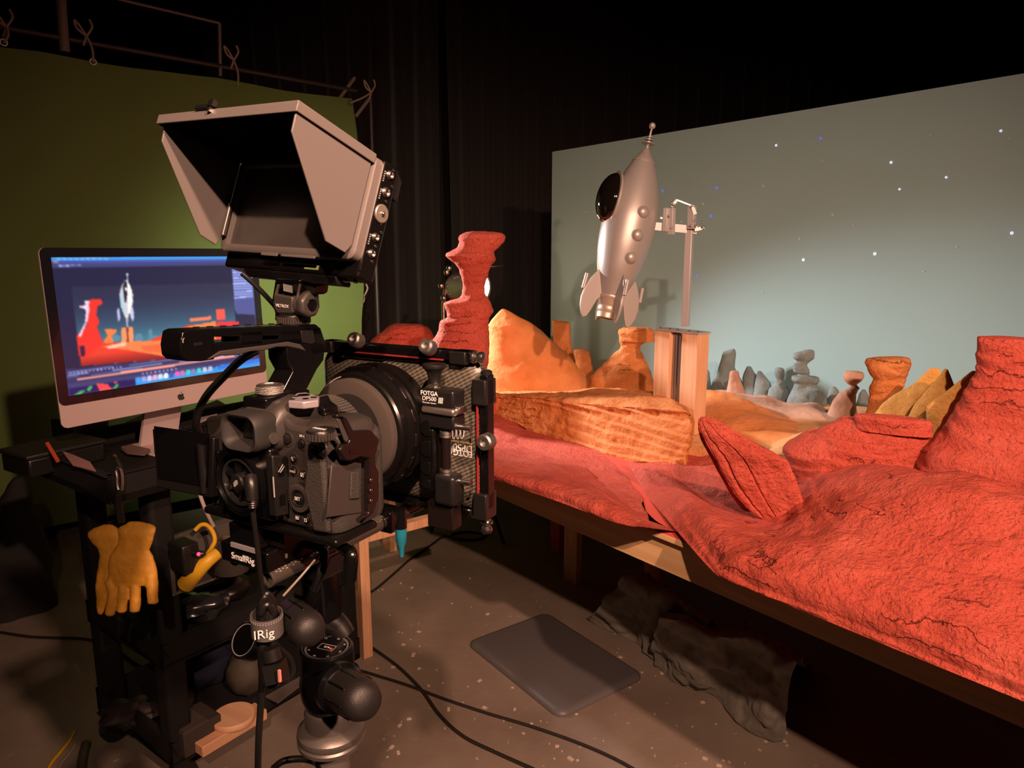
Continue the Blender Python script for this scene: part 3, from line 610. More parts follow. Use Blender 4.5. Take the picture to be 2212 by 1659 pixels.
# canopy
a = math.radians(-90-76); cv = 200
dirv = Vector((math.cos(a), math.sin(a), 0)); M = MR @ frame((40*math.cos(a)*k_, 40*math.sin(a)*k_, cv*k_), dirv.cross(Vector((0, 0, 1)))*-1, Vector((0, 0, 1)), dirv)
rg = []
for r_, h in ((1.0, 6), (1.10, 8), (1.10, 12), (1.0, 13)): rg.append([(41*r_*math.cos(t)*k_, 54*r_*math.sin(t)*k_, h*k_) for t in [2*math.pi*i/40 for i in range(40)]])
cr = MB().loft(rg, M, cap=True).build('canopy_ring', SILVER, RK)
rg = [[(41*math.cos(w)*math.cos(t)*k_, 54*math.cos(w)*math.sin(t)*k_, (11+32*math.sin(w))*k_) for t in [2*math.pi*i/40 for i in range(40)]] for w in [j*.157 for j in range(10)]]
MB().loft(rg, M).build('canopy_glass', mat('canopy_dark_glass', (.006, .005, .004), .06, coat=1), cr, sharp=80)
# fins
fp = [(25,64),(34,58),(46,44),(57,26),(65,4),(68,-16),(66,-34),(60,-50),(53,-58),(46,-54),(40,-40),(35,-24),(31,-14),(24,-6)]
fp = [(r*k_, z*k_) for r, z in fp]
for i, ad in enumerate((-165, -75, 15, 105)):
    a = math.radians(ad); ra = Vector((math.cos(a), math.sin(a), 0)); M = MR @ frame((0, 0, 0), ra, Vector((0, 0, 1)), ra.cross(Vector((0, 0, 1))))
    fo = MB().prism(fp, -3*k_, 3*k_, M).build('fin', SILVER, RK, bevel=.0022, seg=3)
    MB().tube([(66*k_, 34*k_, 0), (66.5*k_, 22*k_, 0), (67.5*k_, 2*k_, 0)], 4.2*k_, 10, 3, M).build('fin_pod', SILVER, fo)

# ------------------------------------------------------------------ stage light behind the hoodoo
SL = thing('stage_light', 'small glowing stage light on a stand behind the red hoodoo', 'stage light', Matrix.Translation((P(1000, 620, 4.25).x, P(1000, 620, 4.25).y, 0)))
l0 = P(985, 622, 4.3); ax = (P(1046, 618, 4.12)-l0).normalized(); l1 = l0+ax*.20; M, L = axis(l0, l1)
MB().lathe([(.055,-.02),(.085,.0),(.095,.04),(.095,.13),(.102,.135),(.102,.20)], M, 28).build('housing', mat('lamp_housing', (.34,.34,.36), .28, .7), SL)
MB().lathe([(.09,.198),(.088,.2015),(.05,.206),(.001,.2075)], M, 28).build('lens', mat('lamp_lens', (1, .8, .6), .2, emit=(1, .66, .38), estr=22), SL)
yk = MB(); yk.tube([l0+ax*.08+UP*-.13, l0+ax*.08+Vector((-.115, 0, -.1)), l0+ax*.08+Vector((-.115, 0, 0))], .011, 8, 4); yk.build('yoke', STEEL, SL)
for i, (dx, dz) in enumerate(((-.07,.12),(-.12,.02),(-.10,-.07),(-.05,.15))):
    MB().ball(l0+Vector((dx*.7, -.06, dz*.8)), .02, n=10).build('knob', STEEL, SL)
sx = P(958, 690, 4.3)
MB().cyl((sx.x, sx.y, .0), (sx.x, sx.y, sx.z+.1), .0125, n=12).build('stand_tube', STEEL, SL)
ba = MB(); ba.cyl((sx.x, sx.y, sx.z+.1), l0+ax*.08+Vector((-.115, 0, -.06)), .012); ba.build('bracket', STEEL, SL)
for t in range(3):
    aa = t*2.094+.4; MB().cyl((sx.x, sx.y, .55), (sx.x+.42*math.cos(aa), sx.y+.42*math.sin(aa), .012), .011, n=10).build('leg', BLK, SL)
# barn door
bd = MB(); q = frame(l1+ax*.01+UP*.09, ax, ax.cross(UP).normalized(), UP)
bd.box((.06, 0, .02), (.12, .17, .003), q); bd.build('barn_door', BLK, SL)

# ------------------------------------------------------------------ camera rig: frame and helpers
YAW = math.radians(29.5)
RF = Vector((math.sin(YAW), math.cos(YAW), 0)); RR = Vector((math.cos(YAW), -math.sin(YAW), 0)); RO = P(655, 1075, .56)
MG = frame(RO, RR, RF, UP)               # x right, y forward, z up
MBK = frame(RO, RR, UP, -RF)             # back plane: x right, y up, z to the rear
MSD = frame(RO, RF, UP, RR)              # side plane: x forward, y up, z right
def rig(r, f, u): return RO+RR*r+RF*f+UP*u
def lc(p): q = p-RO; return (q.dot(RR), q.dot(RF), q.z)
def fb(x, y, f): q = lc(plane(x, y, RF, f+RF.dot(RO))); return (q[0], q[2])
def sd(x, y, r): q = lc(plane(x, y, RR, r+RR.dot(RO))); return (q[1], q[2])
def tp(x, y, u): q = lc(atz(x, y, RO.z+u)); return (q[0], q[1])
def rbox(b, r0, r1, f0, f1, u0, u1): return b.box(((r0+r1)/2, (f0+f1)/2, (u0+u1)/2), (r1-r0, f1-f0, u1-u0), MG)
def fbox(b, x0, y0, x1, y1, f, dep):
    a = fb(x0, y0, f); c = fb(x1, y1, f); d_ = fb(x0, y1, f); e = fb(x1, y0, f)
    return rbox(b, (a[0]+d_[0])/2, (c[0]+e[0])/2, f, f+dep, (c[1]+d_[1])/2, (a[1]+e[1])/2)
def rr_rect(w, h, r, n=6):
    out = []
    for cx, cy, a0 in ((w/2-r, h/2-r, 0), (-w/2+r, h/2-r, 90), (-w/2+r, -h/2+r, 180), (w/2-r, -h/2+r, 270)):
        for i in range(n+1):
            a = math.radians(a0+90*i/n); out.append((cx+r*math.cos(a), cy+r*math.sin(a)))
    return out
def lat_b(c, z):   # lathe frame on the back plane, axis to the rear
    return MBK @ Matrix.Translation((c[0], c[1], z))

# ------------------------------------------------------------------ mirrorless camera
CM = thing('mirrorless_camera', 'black mirrorless camera body seen from behind in a cage on the tripod', 'camera', frame(rig(-.045, .02, -.03), RR, RF, UP))
MB().prism([(-.112,-.026),(.020,-.026),(.026,-.018),(.028,.030),(.026,.046),(.014,.056),(-.010,.058),(-.018,.064),(-.072,.064),(-.080,.056),(-.112,.052)], -.036, 0, MBK).build('body', CAMB, CM, bevel=.004, seg=3)
# viewfinder hump
hr = []
for f, w, h, z0 in ((-.006,.046,.030,.036), (.004,.052,.038,.035), (.022,.056,.041,.035), (.044,.050,.036,.035), (.054,.034,.026,.038)):
    hr.append([(-.040+(x*1.0 if True else 0), f, z0+h/2+y) for x, y in [(p[0]*(1-.25*max(0, p[1]/h+.1)), p[1]) for p in rr_rect(w, h, .010)]])
MB().loft(hr, MG).build('viewfinder_hump', CAMB, CM, sharp=60)
# eyecup
er = []
for f, w, h, r in ((-.004,.036,.027,.008), (-.014,.040,.030,.009), (-.024,.0405,.0305,.010), (-.027,.038,.028,.010), (-.026,.031,.0225,.006), (-.018,.027,.0185,.004), (-.012,.026,.018,.004)):
    er.append([(-.0375+x, f, .0535+y) for x, y in rr_rect(w, h, r)])
MB().loft(er, MG).build('eyecup', RUB, CM, sharp=60)
MB().box((-.0375, -.0125, .0535), (.022, .002, .015), MG).build('viewfinder_window', GLOSS, CM, bevel=.0008)
MB().lathe([(.0045, 0), (.0045, .004), (.004, .0045)], MG @ frame((-.0165, -.010, .048), (0, 0, 1), (0, 1, 0), (-1, 0, 0)), 18).build('diopter_dial', STEELK, CM)
# right hand end: grip column, thumb rest, memory door
gr = []
for u, w in ((-.026, .94), (-.020, 1.0), (.020, 1.0), (.040, 1.0), (.047, .94), (.052, .78)):
    gr.append([(.010+w*x*1.0, .033+y*w, u) for x, y in rr_rect(.046, .066, .014)])
MB().loft(gr, MG).build('grip', CAML, CM, sharp=60)
MB().prism([(.009,.050),(.024,.048),(.029,.040),(.031,-.022),(.014,-.024),(.010,-.006),(.006,.010),(.010,.028)], 0, .006, MBK).build('thumb_rest', CAML, CM, bevel=.003, seg=3)
sd0 = [sd(*p, .0335) for p in ((715,1005),(777,1000),(780,1108),(705,1118))]
MB().prism(sd0, .0325, .0342, MSD).build('memory_door', CAMB, CM, bevel=.001)
sd1 = [sd(*p, .0345) for p in ((756,1020),(775,1019),(774,1076),(754,1078))]
MB().prism(sd1, .034, .0362, MSD).build('door_latch', CAML, CM, bevel=.0008)
# top right shoulder and mode dial
sh = []
for u, w in ((.040, 1.0), (.050, 1.0), (.056, .92), (.059, .75)): sh.append([(.012+w*x, .030+y*w, u) for x, y in rr_rect(.042, .060, .018)])
MB().loft(sh, MG).build('shoulder', CAMB, CM, sharp=60)
dk = tp(692, 931, .062)
dl = MB().lathe([(.0105, 0), (.0105, .006), (.0095, .0075), (.006, .0075)], MG @ Matrix.Translation((dk[0], dk[1], .056)), 28).build('mode_dial', BLK, CM)
kn = MB()
for i in range(28):
    a = i*2*math.pi/28; kn.box((dk[0]+.0106*math.cos(a), dk[1]+.0106*math.sin(a), .0592), (.0011, .0011, .005), MG)
kn.build('dial_teeth', mat('dial_teeth', (.05,.046,.043), .4), dl)
text('MODE', MG @ frame((dk[0], dk[1]-.001, .0640), (1,0,0), (0,1,0), (0,0,1)), .0042, WHITE, CM)
# buttons on the back
def button(x, y, r, nm, f=0, h=.0022):
    c_ = fb(x, y, f); M = lat_b(c_, -f)
    o = MB().lathe([(r*1.45, -.001), (r*1.45, .0008), (r*1.15, .0008), (r*1.12, .0002)], M, 20).build(nm+'_ring', CAMB, CM)
    MB().lathe([(r, -.001), (r, h*.8), (r*.85, h), (r*.2, h*1.02)], M, 20).build(nm, BLK, o)
    return c_
for x, y, r, nm in ((622,948,.0042,'joystick'),(653,958,.0034,'focus_button'),(636,990,.0030,'zoom_button'),(637,1017,.0030,'info_button'),(658,1024,.0030,'menu_button'),(647,1116,.0030,'play_button'),(665,1121,.0030,'erase_button')):
    button(x, y, r, nm, 0)
for x, y in ((681,972),(697,977)): button(x, y, .0030, 'shoulder_button', -.006)
qc = fb(652, 1074, -.002); M = lat_b(qc, .002)
qd = MB().lathe([(.0115,-.002),(.0115,.0025),(.0095,.004),(.0062,.004),(.0058,.0028),(.0042,.0028),(.0040,.0040),(.0005,.0043)], M, 36).build('control_dial', BLK, CM)
kn = MB()
for i in range(32):
    a = i*2*math.pi/32; Mt = M @ Matrix.Rotation(a, 4, 'Z') @ Matrix.Translation((.0093, 0, .0034)) @ Matrix.Rotation(.5, 4, 'Z'); kn.box((0, 0, 0), (.0040, .0009, .0018), Mt)
kn.build('dial_teeth', CAMB, qd)
text('SET', M @ Matrix.Translation((0, 0, .0047)), .0040, WHITE, CM)
text('INFO', lat_b(fb(637, 1017, 0), .0026), .0026, WHITE, CM)
text('AF-ON', lat_b(fb(652, 944, -.003), .0012), .0030, WHITE, CM)
text('*', lat_b(fb(686, 954, -.006), .0066-.006), .0072, WHITE, CM)
def ring_icon(b, c_, z, pts, w):
    for i in range(len(pts)):
        p, q = pts[i], pts[(i+1) % len(pts)]; M = lat_b(c_, z)
        d_ = Vector((q[0]-p[0], q[1]-p[1], 0)); L = d_.length
        an = math.atan2(d_.y, d_.x); b.box((0, 0, 0), (L+w, w, .0002), M @ Matrix.Translation(((p[0]+q[0])/2, (p[1]+q[1])/2, 0)) @ Matrix.Rotation(an, 4, 'Z'))
ic = MB(); s_ = .0014
ring_icon(ic, fb(704, 957, -.006), .0064, [(-.002,-.0015),(.002,-.0015),(.002,.0015),(-.002,.0015)], .0004)
ring_icon(ic, fb(704, 957, -.006), .0064, [(-.002,0),(.002,0)], .0003); ring_icon(ic, fb(704, 957, -.006), .0064, [(0,-.0015),(0,.0015)], .0003)
ring_icon(ic, fb(636, 989, 0), .0026, [(.0009*math.cos(i), .0004+.0009*math.sin(i)) for i in (0,.9,1.8,2.7,3.6,4.5,5.4)], .00035); ring_icon(ic, fb(636, 989, 0), .0026, [(.0004,-.0005),(.0011,-.0015)], .0004)
ring_icon(ic, fb(658, 1024, 0), .0026, [(-s_,-s_),(s_,-s_),(s_,s_),(-s_,s_)], .0003); ring_icon(ic, fb(658, 1024, 0), .0026, [(-s_*.4,-s_*.4),(s_*.4,s_*.4)], .0006)
ring_icon(ic, fb(647, 1116, 0), .0026, [(-s_,-s_*.9),(s_,-s_*.9),(s_,s_*.9),(-s_,s_*.9)], .0003); ring_icon(ic, fb(647, 1116, 0), .0026, [(-.0004,-.0005),(.0006,0),(-.0004,.0005)], .0003)
ring_icon(ic, fb(665, 1121, 0), .0026, [(-s_*.7,-s_),(s_*.7,-s_),(s_*.8,s_*.7),(-s_*.8,s_*.7)], .0003)
ic.build('button_icons', WHITE, CM)
# flip-out screen, opened to the left
q = [P(*p) for p in ((337, 925, .640), (470, 944, .598), (456, 1077, .601), (347, 1052, .643))]
cx = (q[1]-q[0]).normalized(); cz = cx.cross((q[3]-q[0])).normalized(); cy = cz.cross(cx)
Mq = frame(q[0], cx, cy, cz); qq = [Mq.inverted() @ p for p in q]
fs_ = MB().prism([(p.x, p.y) for p in qq], -.004, .004, Mq).build('flip_screen', BLK, CM, bevel=.0015, seg=2)
MB().prism([(p.x*.9+.004, p.y*.88-.0028 if True else 0) for p in qq], -.0046, -.0041, Mq).build('screen_glass', GLOSS, fs_)
hg = MB(); hg.cyl(rig(-.108, -.006, .03), rig(-.108, -.006, -.012), .005); rbox(hg, -.112, -.104, -.006, .002, -.008, .026); hg.build('screen_hinge', BLK, CM)

# lens
LA = (-.046, .024)
ML = frame(rig(LA[0], 0, LA[1]), RR, -UP, RF)
LN = thing('camera_lens', 'black zoom lens with ribbed rings between camera and matte box', 'lens', frame(rig(LA[0], .04, LA[1]), RR, RF, UP))
MB().lathe([(.031,.036),(.033,.040),(.033,.052),(.034,.054),(.034,.066),(.036,.068)], ML, 40).build('barrel', BLK, LN)
MB().lathe([(.0355,.068),(.0385,.069),(.0385,.086),(.0355,.087)], ML, 48).build('zoom_ring', RUB, LN)
rb = MB()
for i in range(72):
    a = i*2*math.pi/72; rb.box((.0387*math.cos(a), .0387*math.sin(a), .0775), (.0014, .0014, .015), ML)
rb.build('zoom_ribs', mat('rib_rubber', (.07, .066, .062), .6), LN)
MB().lathe([(.0355,.087),(.0365,.088),(.0365,.112),(.030,.113)], ML, 40).build('front_barrel', BLK, LN)

# ------------------------------------------------------------------ cooling fan on the camera back
FN = thing('cooling_fan', 'round black cooling fan unit clipped over the camera back screen', 'fan', frame(rig(-.055, -.012, 0), RR, RF, UP))
fc = fb(522, 1040, -.016)
rbox(MB(), fc[0]-.026, -.020, -.013, -.002, fc[1]-.030, fc[1]+.030).build('housing', GLOSS, FN, bevel=.003, seg=3)
M = lat_b(fc, .013)
MB().lathe([(.0275,0),(.0275,.006),(.0245,.008),(.0235,.008),(.022,.004),(.0215,0)], M, 44, cap=False).build('outer_ring', GLOSS, FN)
MB().lathe([(.0192,.001),(.0192,.0062),(.0178,.0062),(.0178,.001)], M, 44, cap=False).build('inner_ring', mat('fan_ring', (.05,.05,.05), .25, .6), FN)
MB().lathe([(.0075,0),(.0075,.0075),(.0065,.0085),(.0005,.0087)], M, 32).build('hub', BLK, FN)
for i in range(7):
    a = i*2*math.pi/7; Mt = M @ Matrix.Rotation(a, 4, 'Z') @ Matrix.Translation((.0128, 0, .003)) @ Matrix.Rotation(.5, 4, 'X'); MB().box((0,0,0), (.0105,.0055,.0008), Mt).build('blade', GLOSS, FN)
lg = MB()
lg.prism([(-.0022,-.0028),(-.0004,-.0028),(.0022,-.0004),(.0022,.0028),(.0004,.0028),(-.0022,.0004)], .0088, .0092, M); lg.build('hub_logo', GREYP, FN)
text('SmallRig', M @ Matrix.Translation((-.0292, -.002, .0035)) @ Matrix.Rotation(math.radians(90), 4, 'Z') @ Matrix.Rotation(-.5, 4, 'X'), .0052, GREYP, FN)
MB().box((-.0282, -.002, .0), (.004, .046, .006), M).build('side_rim', GLOSS, FN, bevel=.001)
# side frame with ports
def sq(x0, y0, x1, y1, r): return [sd(x0, y0, r), sd(x1, y0, r), sd(x1, y1, r), sd(x0, y1, r)]
fo = [sd(*p, -.012) for p in ((588,984),(623,986),(625,1112),(597,1117))]
fm = MB().prism(fo, -.020, -.012, MSD).build('side_frame', BLK, FN, bevel=.0012)
for pts in (((601,1005),(614,1003),(614,1028),(601,1031)), ((603,1068),(616,1065),(616,1090),(604,1094))):
    MB().prism([sd(*p, -.012) for p in pts], -.0125, -.0114, MSD).build('port', GLOSS, fm, bevel=.0004)
bars = MB()
for (p0, p1) in (((601,1020),(611,1003)), ((605,1021),(614,1007))):
    a, b_ = sd(*p0, -.011), sd(*p1, -.011); bars.tube([(a[0], a[1], -.0108), (b_[0], b_[1], -.0108)], .0004, 6, 1, MSD)
a, b_ = sd(589, 1030, -.012), sd(592, 1074, -.012); bars.tube([(a[0], a[1], -.0115), (b_[0], b_[1], -.0115)], .0006, 6, 1, MSD)
bars.build('port_marks', GREYP, fm)

# ------------------------------------------------------------------ camera cage
CG = thing('camera_cage', 'black metal camera cage wrapped around the camera body', 'camera cage', frame(rig(-.045, .02, -.034), RR, RF, UP))
def X2(a, b): return (660+a/4.485, 760+b/4.485)
co = [sd(*X2(*p), .042) for p in ((290,597),(385,640),(452,765),(622,757),(702,850),(662,1000),(662,1090),(693,1160),(693,1400),(640,1560),(592,1610),(540,1602),(598,1560),(600,1030),(520,1015),(430,1054),(365,1050),(308,945),(345,900),(396,885),(415,850),(335,645),(285,645))]
MB().prism(co, .038, .044, MSD).build('side_plate', REFLAN, CG, bevel=.0012)
for y in (1240, 1340, 1440):
    p = sd(*X2(630, y), .044); M = MSD @ Matrix.Translation((p[0], p[1], .044))
    h_ = MB().lathe([(.0026,.0001),(.0026,.0004),(.0005,.0004)], M, 16).build('screw_hole', GLOSS, CG)
    MB().ball((.0004, -.0004, .0002), .0017, M, 12, (1, 1, .5)).build('screw', STEEL, h_)
a = MB(); p0 = sd(*X2(310, 650), .0445); p1 = sd(*X2(395, 870), .0445)
a.prism([sd(*X2(*p), .0445) for p in ((292,648),(330,648),(413,840),(392,880),(365,850))], .044, .0455, MSD); a.build('arm_face', mat('worn_metal', (.10,.09,.085), .4, .6, bump=[(800,.5,.0006)]), CG, bevel=.0006)
MB().prism([sd(*X2(*p), .0445) for p in ((430,945),(520,945),(520,985),(430,990))], .0438, .0446, MSD).build('slot', GLOSS, CG)
MB().prism([fb(*X2(*p), .040) for p in ((40,470),(120,440),(150,500),(218,548),(218,600),(300,600),(300,645),(95,640),(55,560))], -.052, -.036, MBK).build('top_arm', ANOD, CG, bevel=.001)
pl = [tp(*p, .076) for p in ((622,866),(640,849),(662,847),(690,856),(688,864),(655,868))]
tpo = MB().prism(pl, .0700, .0760, MG).build('top_plate', mat('plate_reflection', (.34,.32,.36), .35, .3), CG, bevel=.001)  # black plate; its pale colour stands in for a bright reflection
for x, y, r in ((656,853,.0050),(640,856,.0020),(660,861,.0026),(678,858,.0026),(632,862,.0020)):
    c_ = tp(x, y, .0762); MB().lathe([(r,.0760),(r,.0763),(r*.1,.0763)], MG @ Matrix.Translation((c_[0], c_[1], 0)), 16).build('plate_hole', GLOSS, tpo)
bb = MB(); rbox(bb, -.118, .036, -.004, .046, -.034, -.027); bb.build('bottom_plate', ANOD, CG, bevel=.003, seg=3)

# ------------------------------------------------------------------ top handle
HA = -.045
TH_ = thing('top_handle', 'black metal top handle with long slots above the camera', 'handle', frame(rig(HA, .02, .07), RR, RF, UP))
hs = lambda *ps: [sd(*p, HA) for p in ps]
h = MB()
for poly in (hs((367,745),(372,716),(383,711),(442,708),(442,774),(415,778),(380,778),(370,768)),
             hs((436,708.4),(662,699),(672,708),(676,722),(436,726)),
             hs((436,738),(640,728),(650,742),(600,752),(585,745),(548,752),(500,760),(455,764),(436,770)),
             hs((498,715),(547,712),(547,742),(498,745)),
             hs((583,712),(632,709),(632,742),(583,745)),
             hs((630,706),(672,706),(683,738),(681,760),(655,765),(648,742),(630,742)),
             hs((598,748),(640,735),(683,740),(679,776),(665,795),(633,857),(590,862),(592,838),(613,800),(600,776))):
    h.prism(poly, HA-.011, HA+.011, MSD)
h.build('frame', GLOSS, TH_, bevel=.0008)
MB().prism(hs((452,756),(548,744),(600,736),(628,742),(641,757),(625,752),(600,747),(575,748),(548,755),(520,757),(495,764),(455,766),(436,772),(425,774)), HA-.0118, HA+.0118, MSD).build('grip_pad', mat('pad_rubber', (.035,.031,.03), .6), TH_, bevel=.0008)
MB().prism(hs((628,713),(655,711),(660,738),(652,742),(632,738)), HA+.0105, HA+.0116, MSD).build('side_recess', BLK, TH_, bevel=.0006)
sl = MB()
for x, y in ((428,743),(663,720)):
    p = sd(x, y, HA+.0112)
    for k in range(4): sl.box((p[0]-.0028+k*.0018, p[1], HA+.0113), (.0008, .0022, .0006), MSD)
sl.build('thread_insert', STEEL, TH_)
p = sd(395, 735, HA+.0112); ar = MB()
ar.tube([(p[0]-.0012, p[1]+.0014, HA+.0112), (p[0], p[1], HA+.0112), (p[0]+.0012, p[1]+.0014, HA+.0112)], .0003, 5, 1, MSD); ar.tube([(p[0], p[1]-.0018, HA+.0112), (p[0], p[1], HA+.0112)], .0004, 5, 1, MSD); ar.build('arrow_mark', GREYP, TH_)
for i in range(9):
    f_ = -.050+i*.0115; MB().lathe([(.0024,0),(.0024,.0006),(.0012,.0006)], MG @ Matrix.Translation((HA, f_, sd(367+ (f_+.069)*2300, 712-(f_+.069)*100, HA)[1]+.0003)), 12).build('top_hole', ANOD, TH_)
kc = (HA, .0137)
Mk = MG @ Matrix.Translation((kc[0], kc[1], .0762))
ts = MB().lathe([(.0100,0),(.0112,.0012),(.0112,.0072),(.0100,.0082),(.0070,.0084),(.0068,.0078),(.0005,.0078)], Mk, 40).build('thumb_screw', STEELK, TH_)
kd = MB()
for j in range(4):
    for i in range(44):
        a = (i+.5*(j % 2))*2*math.pi/44; Mt = Mk @ Matrix.Rotation(a, 4, 'Z') @ Matrix.Translation((.0113, 0, .0020+j*.0015)) @ Matrix.Rotation(math.pi/4, 4, 'X'); kd.box((0,0,0), (.0009,.0009,.0009), Mt)
kd.build('knurling', STEELK, ts)
rbox(MB(), HA-.014, HA+.013, -.003, .045, .0655, .0762).build('foot', GLOSS, TH_, bevel=.002, seg=3)

# ------------------------------------------------------------------ monitor tilt mount
def X4(a, b): return (560+a/12.76, 590+b/12.76)
MT = thing('monitor_mount', 'black tilting monitor mount standing on the top handle', 'mount', frame(rig(HA, .043, .131), RR, RF, UP))
Mb = MG @ Matrix.Translation((HA, .043, .1305))
bs = MB().lathe([(.0125,0),(.0130,.001),(.0130,.0070),(.0125,.0082),(.004,.0082)], Mb, 36).build('base_ring', BLK, MT)
kd = MB()
for i in range(40):
    a = i*2*math.pi/40; kd.box((.0131*math.cos(a), .0131*math.sin(a), .004), (.0010,.0010,.0055), Mb)
kd.build('ring_ribs', mat('rib_metal', (.16,.14,.13), .35, .7), bs)
fk = .030
kp = [fb(*X4(*p), fk) for p in ((445,570),(905,650),(915,1085),(850,1130),(490,1130),(380,960),(390,640))]
MB().prism(kp, -.050, -.030, MBK).build('knuckle', CAMB, MT, bevel=.0025, seg=3)
yp = [fb(*X4(*p), fk+.004) for p in ((440,120),(1120,170),(1120,330),(1000,880),(930,900),(880,640),(440,570),(400,900),(330,780))]
MB().prism(yp, -.054, -.034, MBK).build('yoke', GLOSS, MT, bevel=.0016)
for pts in (((485,310),(535,320),(420,880),(385,860),(400,640)), ((1085,300),(1130,310),(1015,850),(985,880),(1000,700))):
    MB().prism([fb(*X4(*p), fk+.002) for p in pts], -.034, -.0318, MBK).build('yoke_edge', mat('worn_edge', (.11,.095,.085), .4, .4), MT, bevel=.0006)
c_ = fb(*X4(1420, 870), .040)
Mk = frame(rig(c_[0]-.016, .040, c_[1]), -UP, RF, RR)
MB().lathe([(.0088,0),(.0095,.002),(.0095,.010),(.0085,.012),(.006,.012)], Mk, 32).build('pivot_barrel', CAMB, MT)
lv = MB().prism([(-.0100,-.004),(-.004,-.0105),(.006,-.010),(.0105,-.003),(.0095,.006),(.003,.0105),(-.008,.0100),(-.0145,.013),(-.0165,.008),(-.0125,.004)], .009, .017, Mk).build('lock_knob', CAMB, MT, bevel=.003, seg=3)
MB().lathe([(.0048,.0168),(.0048,.0182),(.0040,.0182),(.0036,.0174),(.0005,.0174)], Mk, 20).build('hex_socket', GLOSS, lv)
mp = [fb(*X4(*p), fk+.008) for p in ((1130,340),(1400,250),(1490,330),(1460,560),(1340,620))]
MB().prism(mp, -.056, -.040, MBK).build('yoke_shoulder', BLK, MT, bevel=.0012)
p = fb(*X4(830, 395), fk+.001); gl = MB()
for k in range(8): gl.box((p[0]-.0046+k*.00130, p[1]-.00018*k, -fk+.0006), (.00055, .0058, .0006), MBK)
gl.build('grip_ribs', GREYP, MT)
text('VILTROX', MBK @ Matrix.Translation((*fb(*X4(645, 905), fk), -fk+.0006)) @ Matrix.Rotation(-.05, 4, 'Z'), .0036, WHITE, MT)

# ------------------------------------------------------------------ field monitor with sun hood
MX, MY, MZ = Vector((.832, -.5531, -.0436)), Vector((.2116, .2437, .9465)), Vector((-.5129, -.7967, .3197))
MC = Vector((-.1864, .5826, 1.5994)); MM = frame(MC, MX, MY, MZ)
FM = thing('field_monitor', 'on-camera monitor in a grey folding sun hood, tilted upward above the camera', 'monitor', MM)
Wm, Hm = .1634, .0817
MB().box((0, (Hm-.012)/2, -.0178), (Wm, Hm+.012, .0180), MM).build('case', ANOD, FM, bevel=.0025, seg=3)
bz = []
for w, h, r, z in ((Wm, Hm, .007, -.0088), (Wm, Hm, .007, -.0012), (Wm-.003, Hm-.003, .006, 0), (Wm-.016, Hm-.012, .003, 0), (Wm-.018, Hm-.014, .002, -.004)):
    bz.append([(x, Hm/2+y, z) for x, y in rr_rect(w, h, r)])
MB().loft(bz, MM, cap=False).build('bezel', HOOD, FM, sharp=50)
MB().box((0, Hm/2, -.0055), (Wm-.014, Hm-.010, .003), MM).build('screen', mat('screen_off', (.055,.05,.046), .32), FM)
# hood: top flap is a shallow tray
L = .0775; y0 = Hm-.0025; tl = .0244
Mh = MM @ Matrix.Translation((0, y0, 0)) @ Matrix.Rotation(-tl, 4, 'X')
ht = MB(); ht.box((0, .0012, L/2), (Wm, .0024, L), Mh); ht.box((0, -.0022, L-.0006), (Wm, .0068, .0013), Mh)
for s_ in (-1, 1): ht.box((s_*(Wm/2-.0006), -.0020, L/2), (.0013, .0064, L), Mh)
ho = ht.build('hood_top', HOOD, FM, bevel=.0010)
MB().box((0, -.0006, L/2-.001), (Wm-.003, .0010, L-.003), Mh).build('velvet_lining', VELVET, ho)
cl = MB(); cl.box((-.022, .004, L-.001), (.020, .004, .006), Mh); co_ = cl.build('hood_catch', BLK, ho, bevel=.001)
cl = MB(); cl.box((-.0120, .006, L+.001), (.0055, .0045, .004), Mh); cl.box((-.0135, .001, L+.001), (.003, .003, .003), Mh); cl.build('catch_clip', STEEL, ho)
SPR = [(.0755,.0770),(.0751,.0626),(.0259,.0043),(.0062,.0024),(.0015,.010),(.0015,.0770)]
Ms = frame(MC, MZ, MY, -MX)
MB().prism(SPR, -(Wm/2-.0022), -(Wm/2-.0040), Ms).build('hood_side', HOOD, FM, bevel=.0006)
SPL = [(.0725,.0770),(.0717,.0640),(.0215,.0057),(.0062,.0024),(.0015,.010),(.0015,.0770)]
MB().prism(SPL, (Wm/2-.0022), (Wm/2-.0040), Ms).build('hood_side', HOOD, FM, bevel=.0006)
sp = MB(); sp.cyl(MM @ V3((-.0745, .012, .0035)), MM @ V3((-.0745, .040, .0035)), .0022, n=12); sp.cyl(MM @ V3((.0735, .006, .0028)), MM @ V3((.0735, .070, .0028)), .0016, n=10); sp.build('hinge_pin', mat('hinge_steel', (.30,.27,.25), .3, .9), FM)
cs = MB(); cs.box((-.012, -.0010, .0006), (.020, .0030, .0016), MM); cs.box((.022, -.0010, .0003), (.040, .0024, .0012), MM); cs.build('bezel_latch', HOOD, FM, bevel=.0005)
Mx = frame(MC+MX*(Wm/2), MZ, MY, -MX)   # right side face: x toward viewer (z), y up
eg = MB(); eg.box((-.0092, Hm/2-.004, -.0001), (.0012, Hm+.004, .0014), Mx); eg.build('bright_edge', STEEL, FM)
Mx2 = frame(MC+MX*(Wm/2), MZ, MY, MX)
Mx2 = frame(MC+MX*(Wm/2), -MZ, MY, MX)
for y, r in ((.0726,.0036),(.0587,.0042),(.0229,.0036),(.0099,.0036)):
    b_ = MB().lathe([(r,0),(r,.0006),(r*.8,.0006),(r*.8,.0020),(r*.6,.0024),(r*.55,.0010),(.0002,.0010)], Mx2 @ Matrix.Translation((.0172, y, 0)), 18).build('side_button', STEEL, FM)
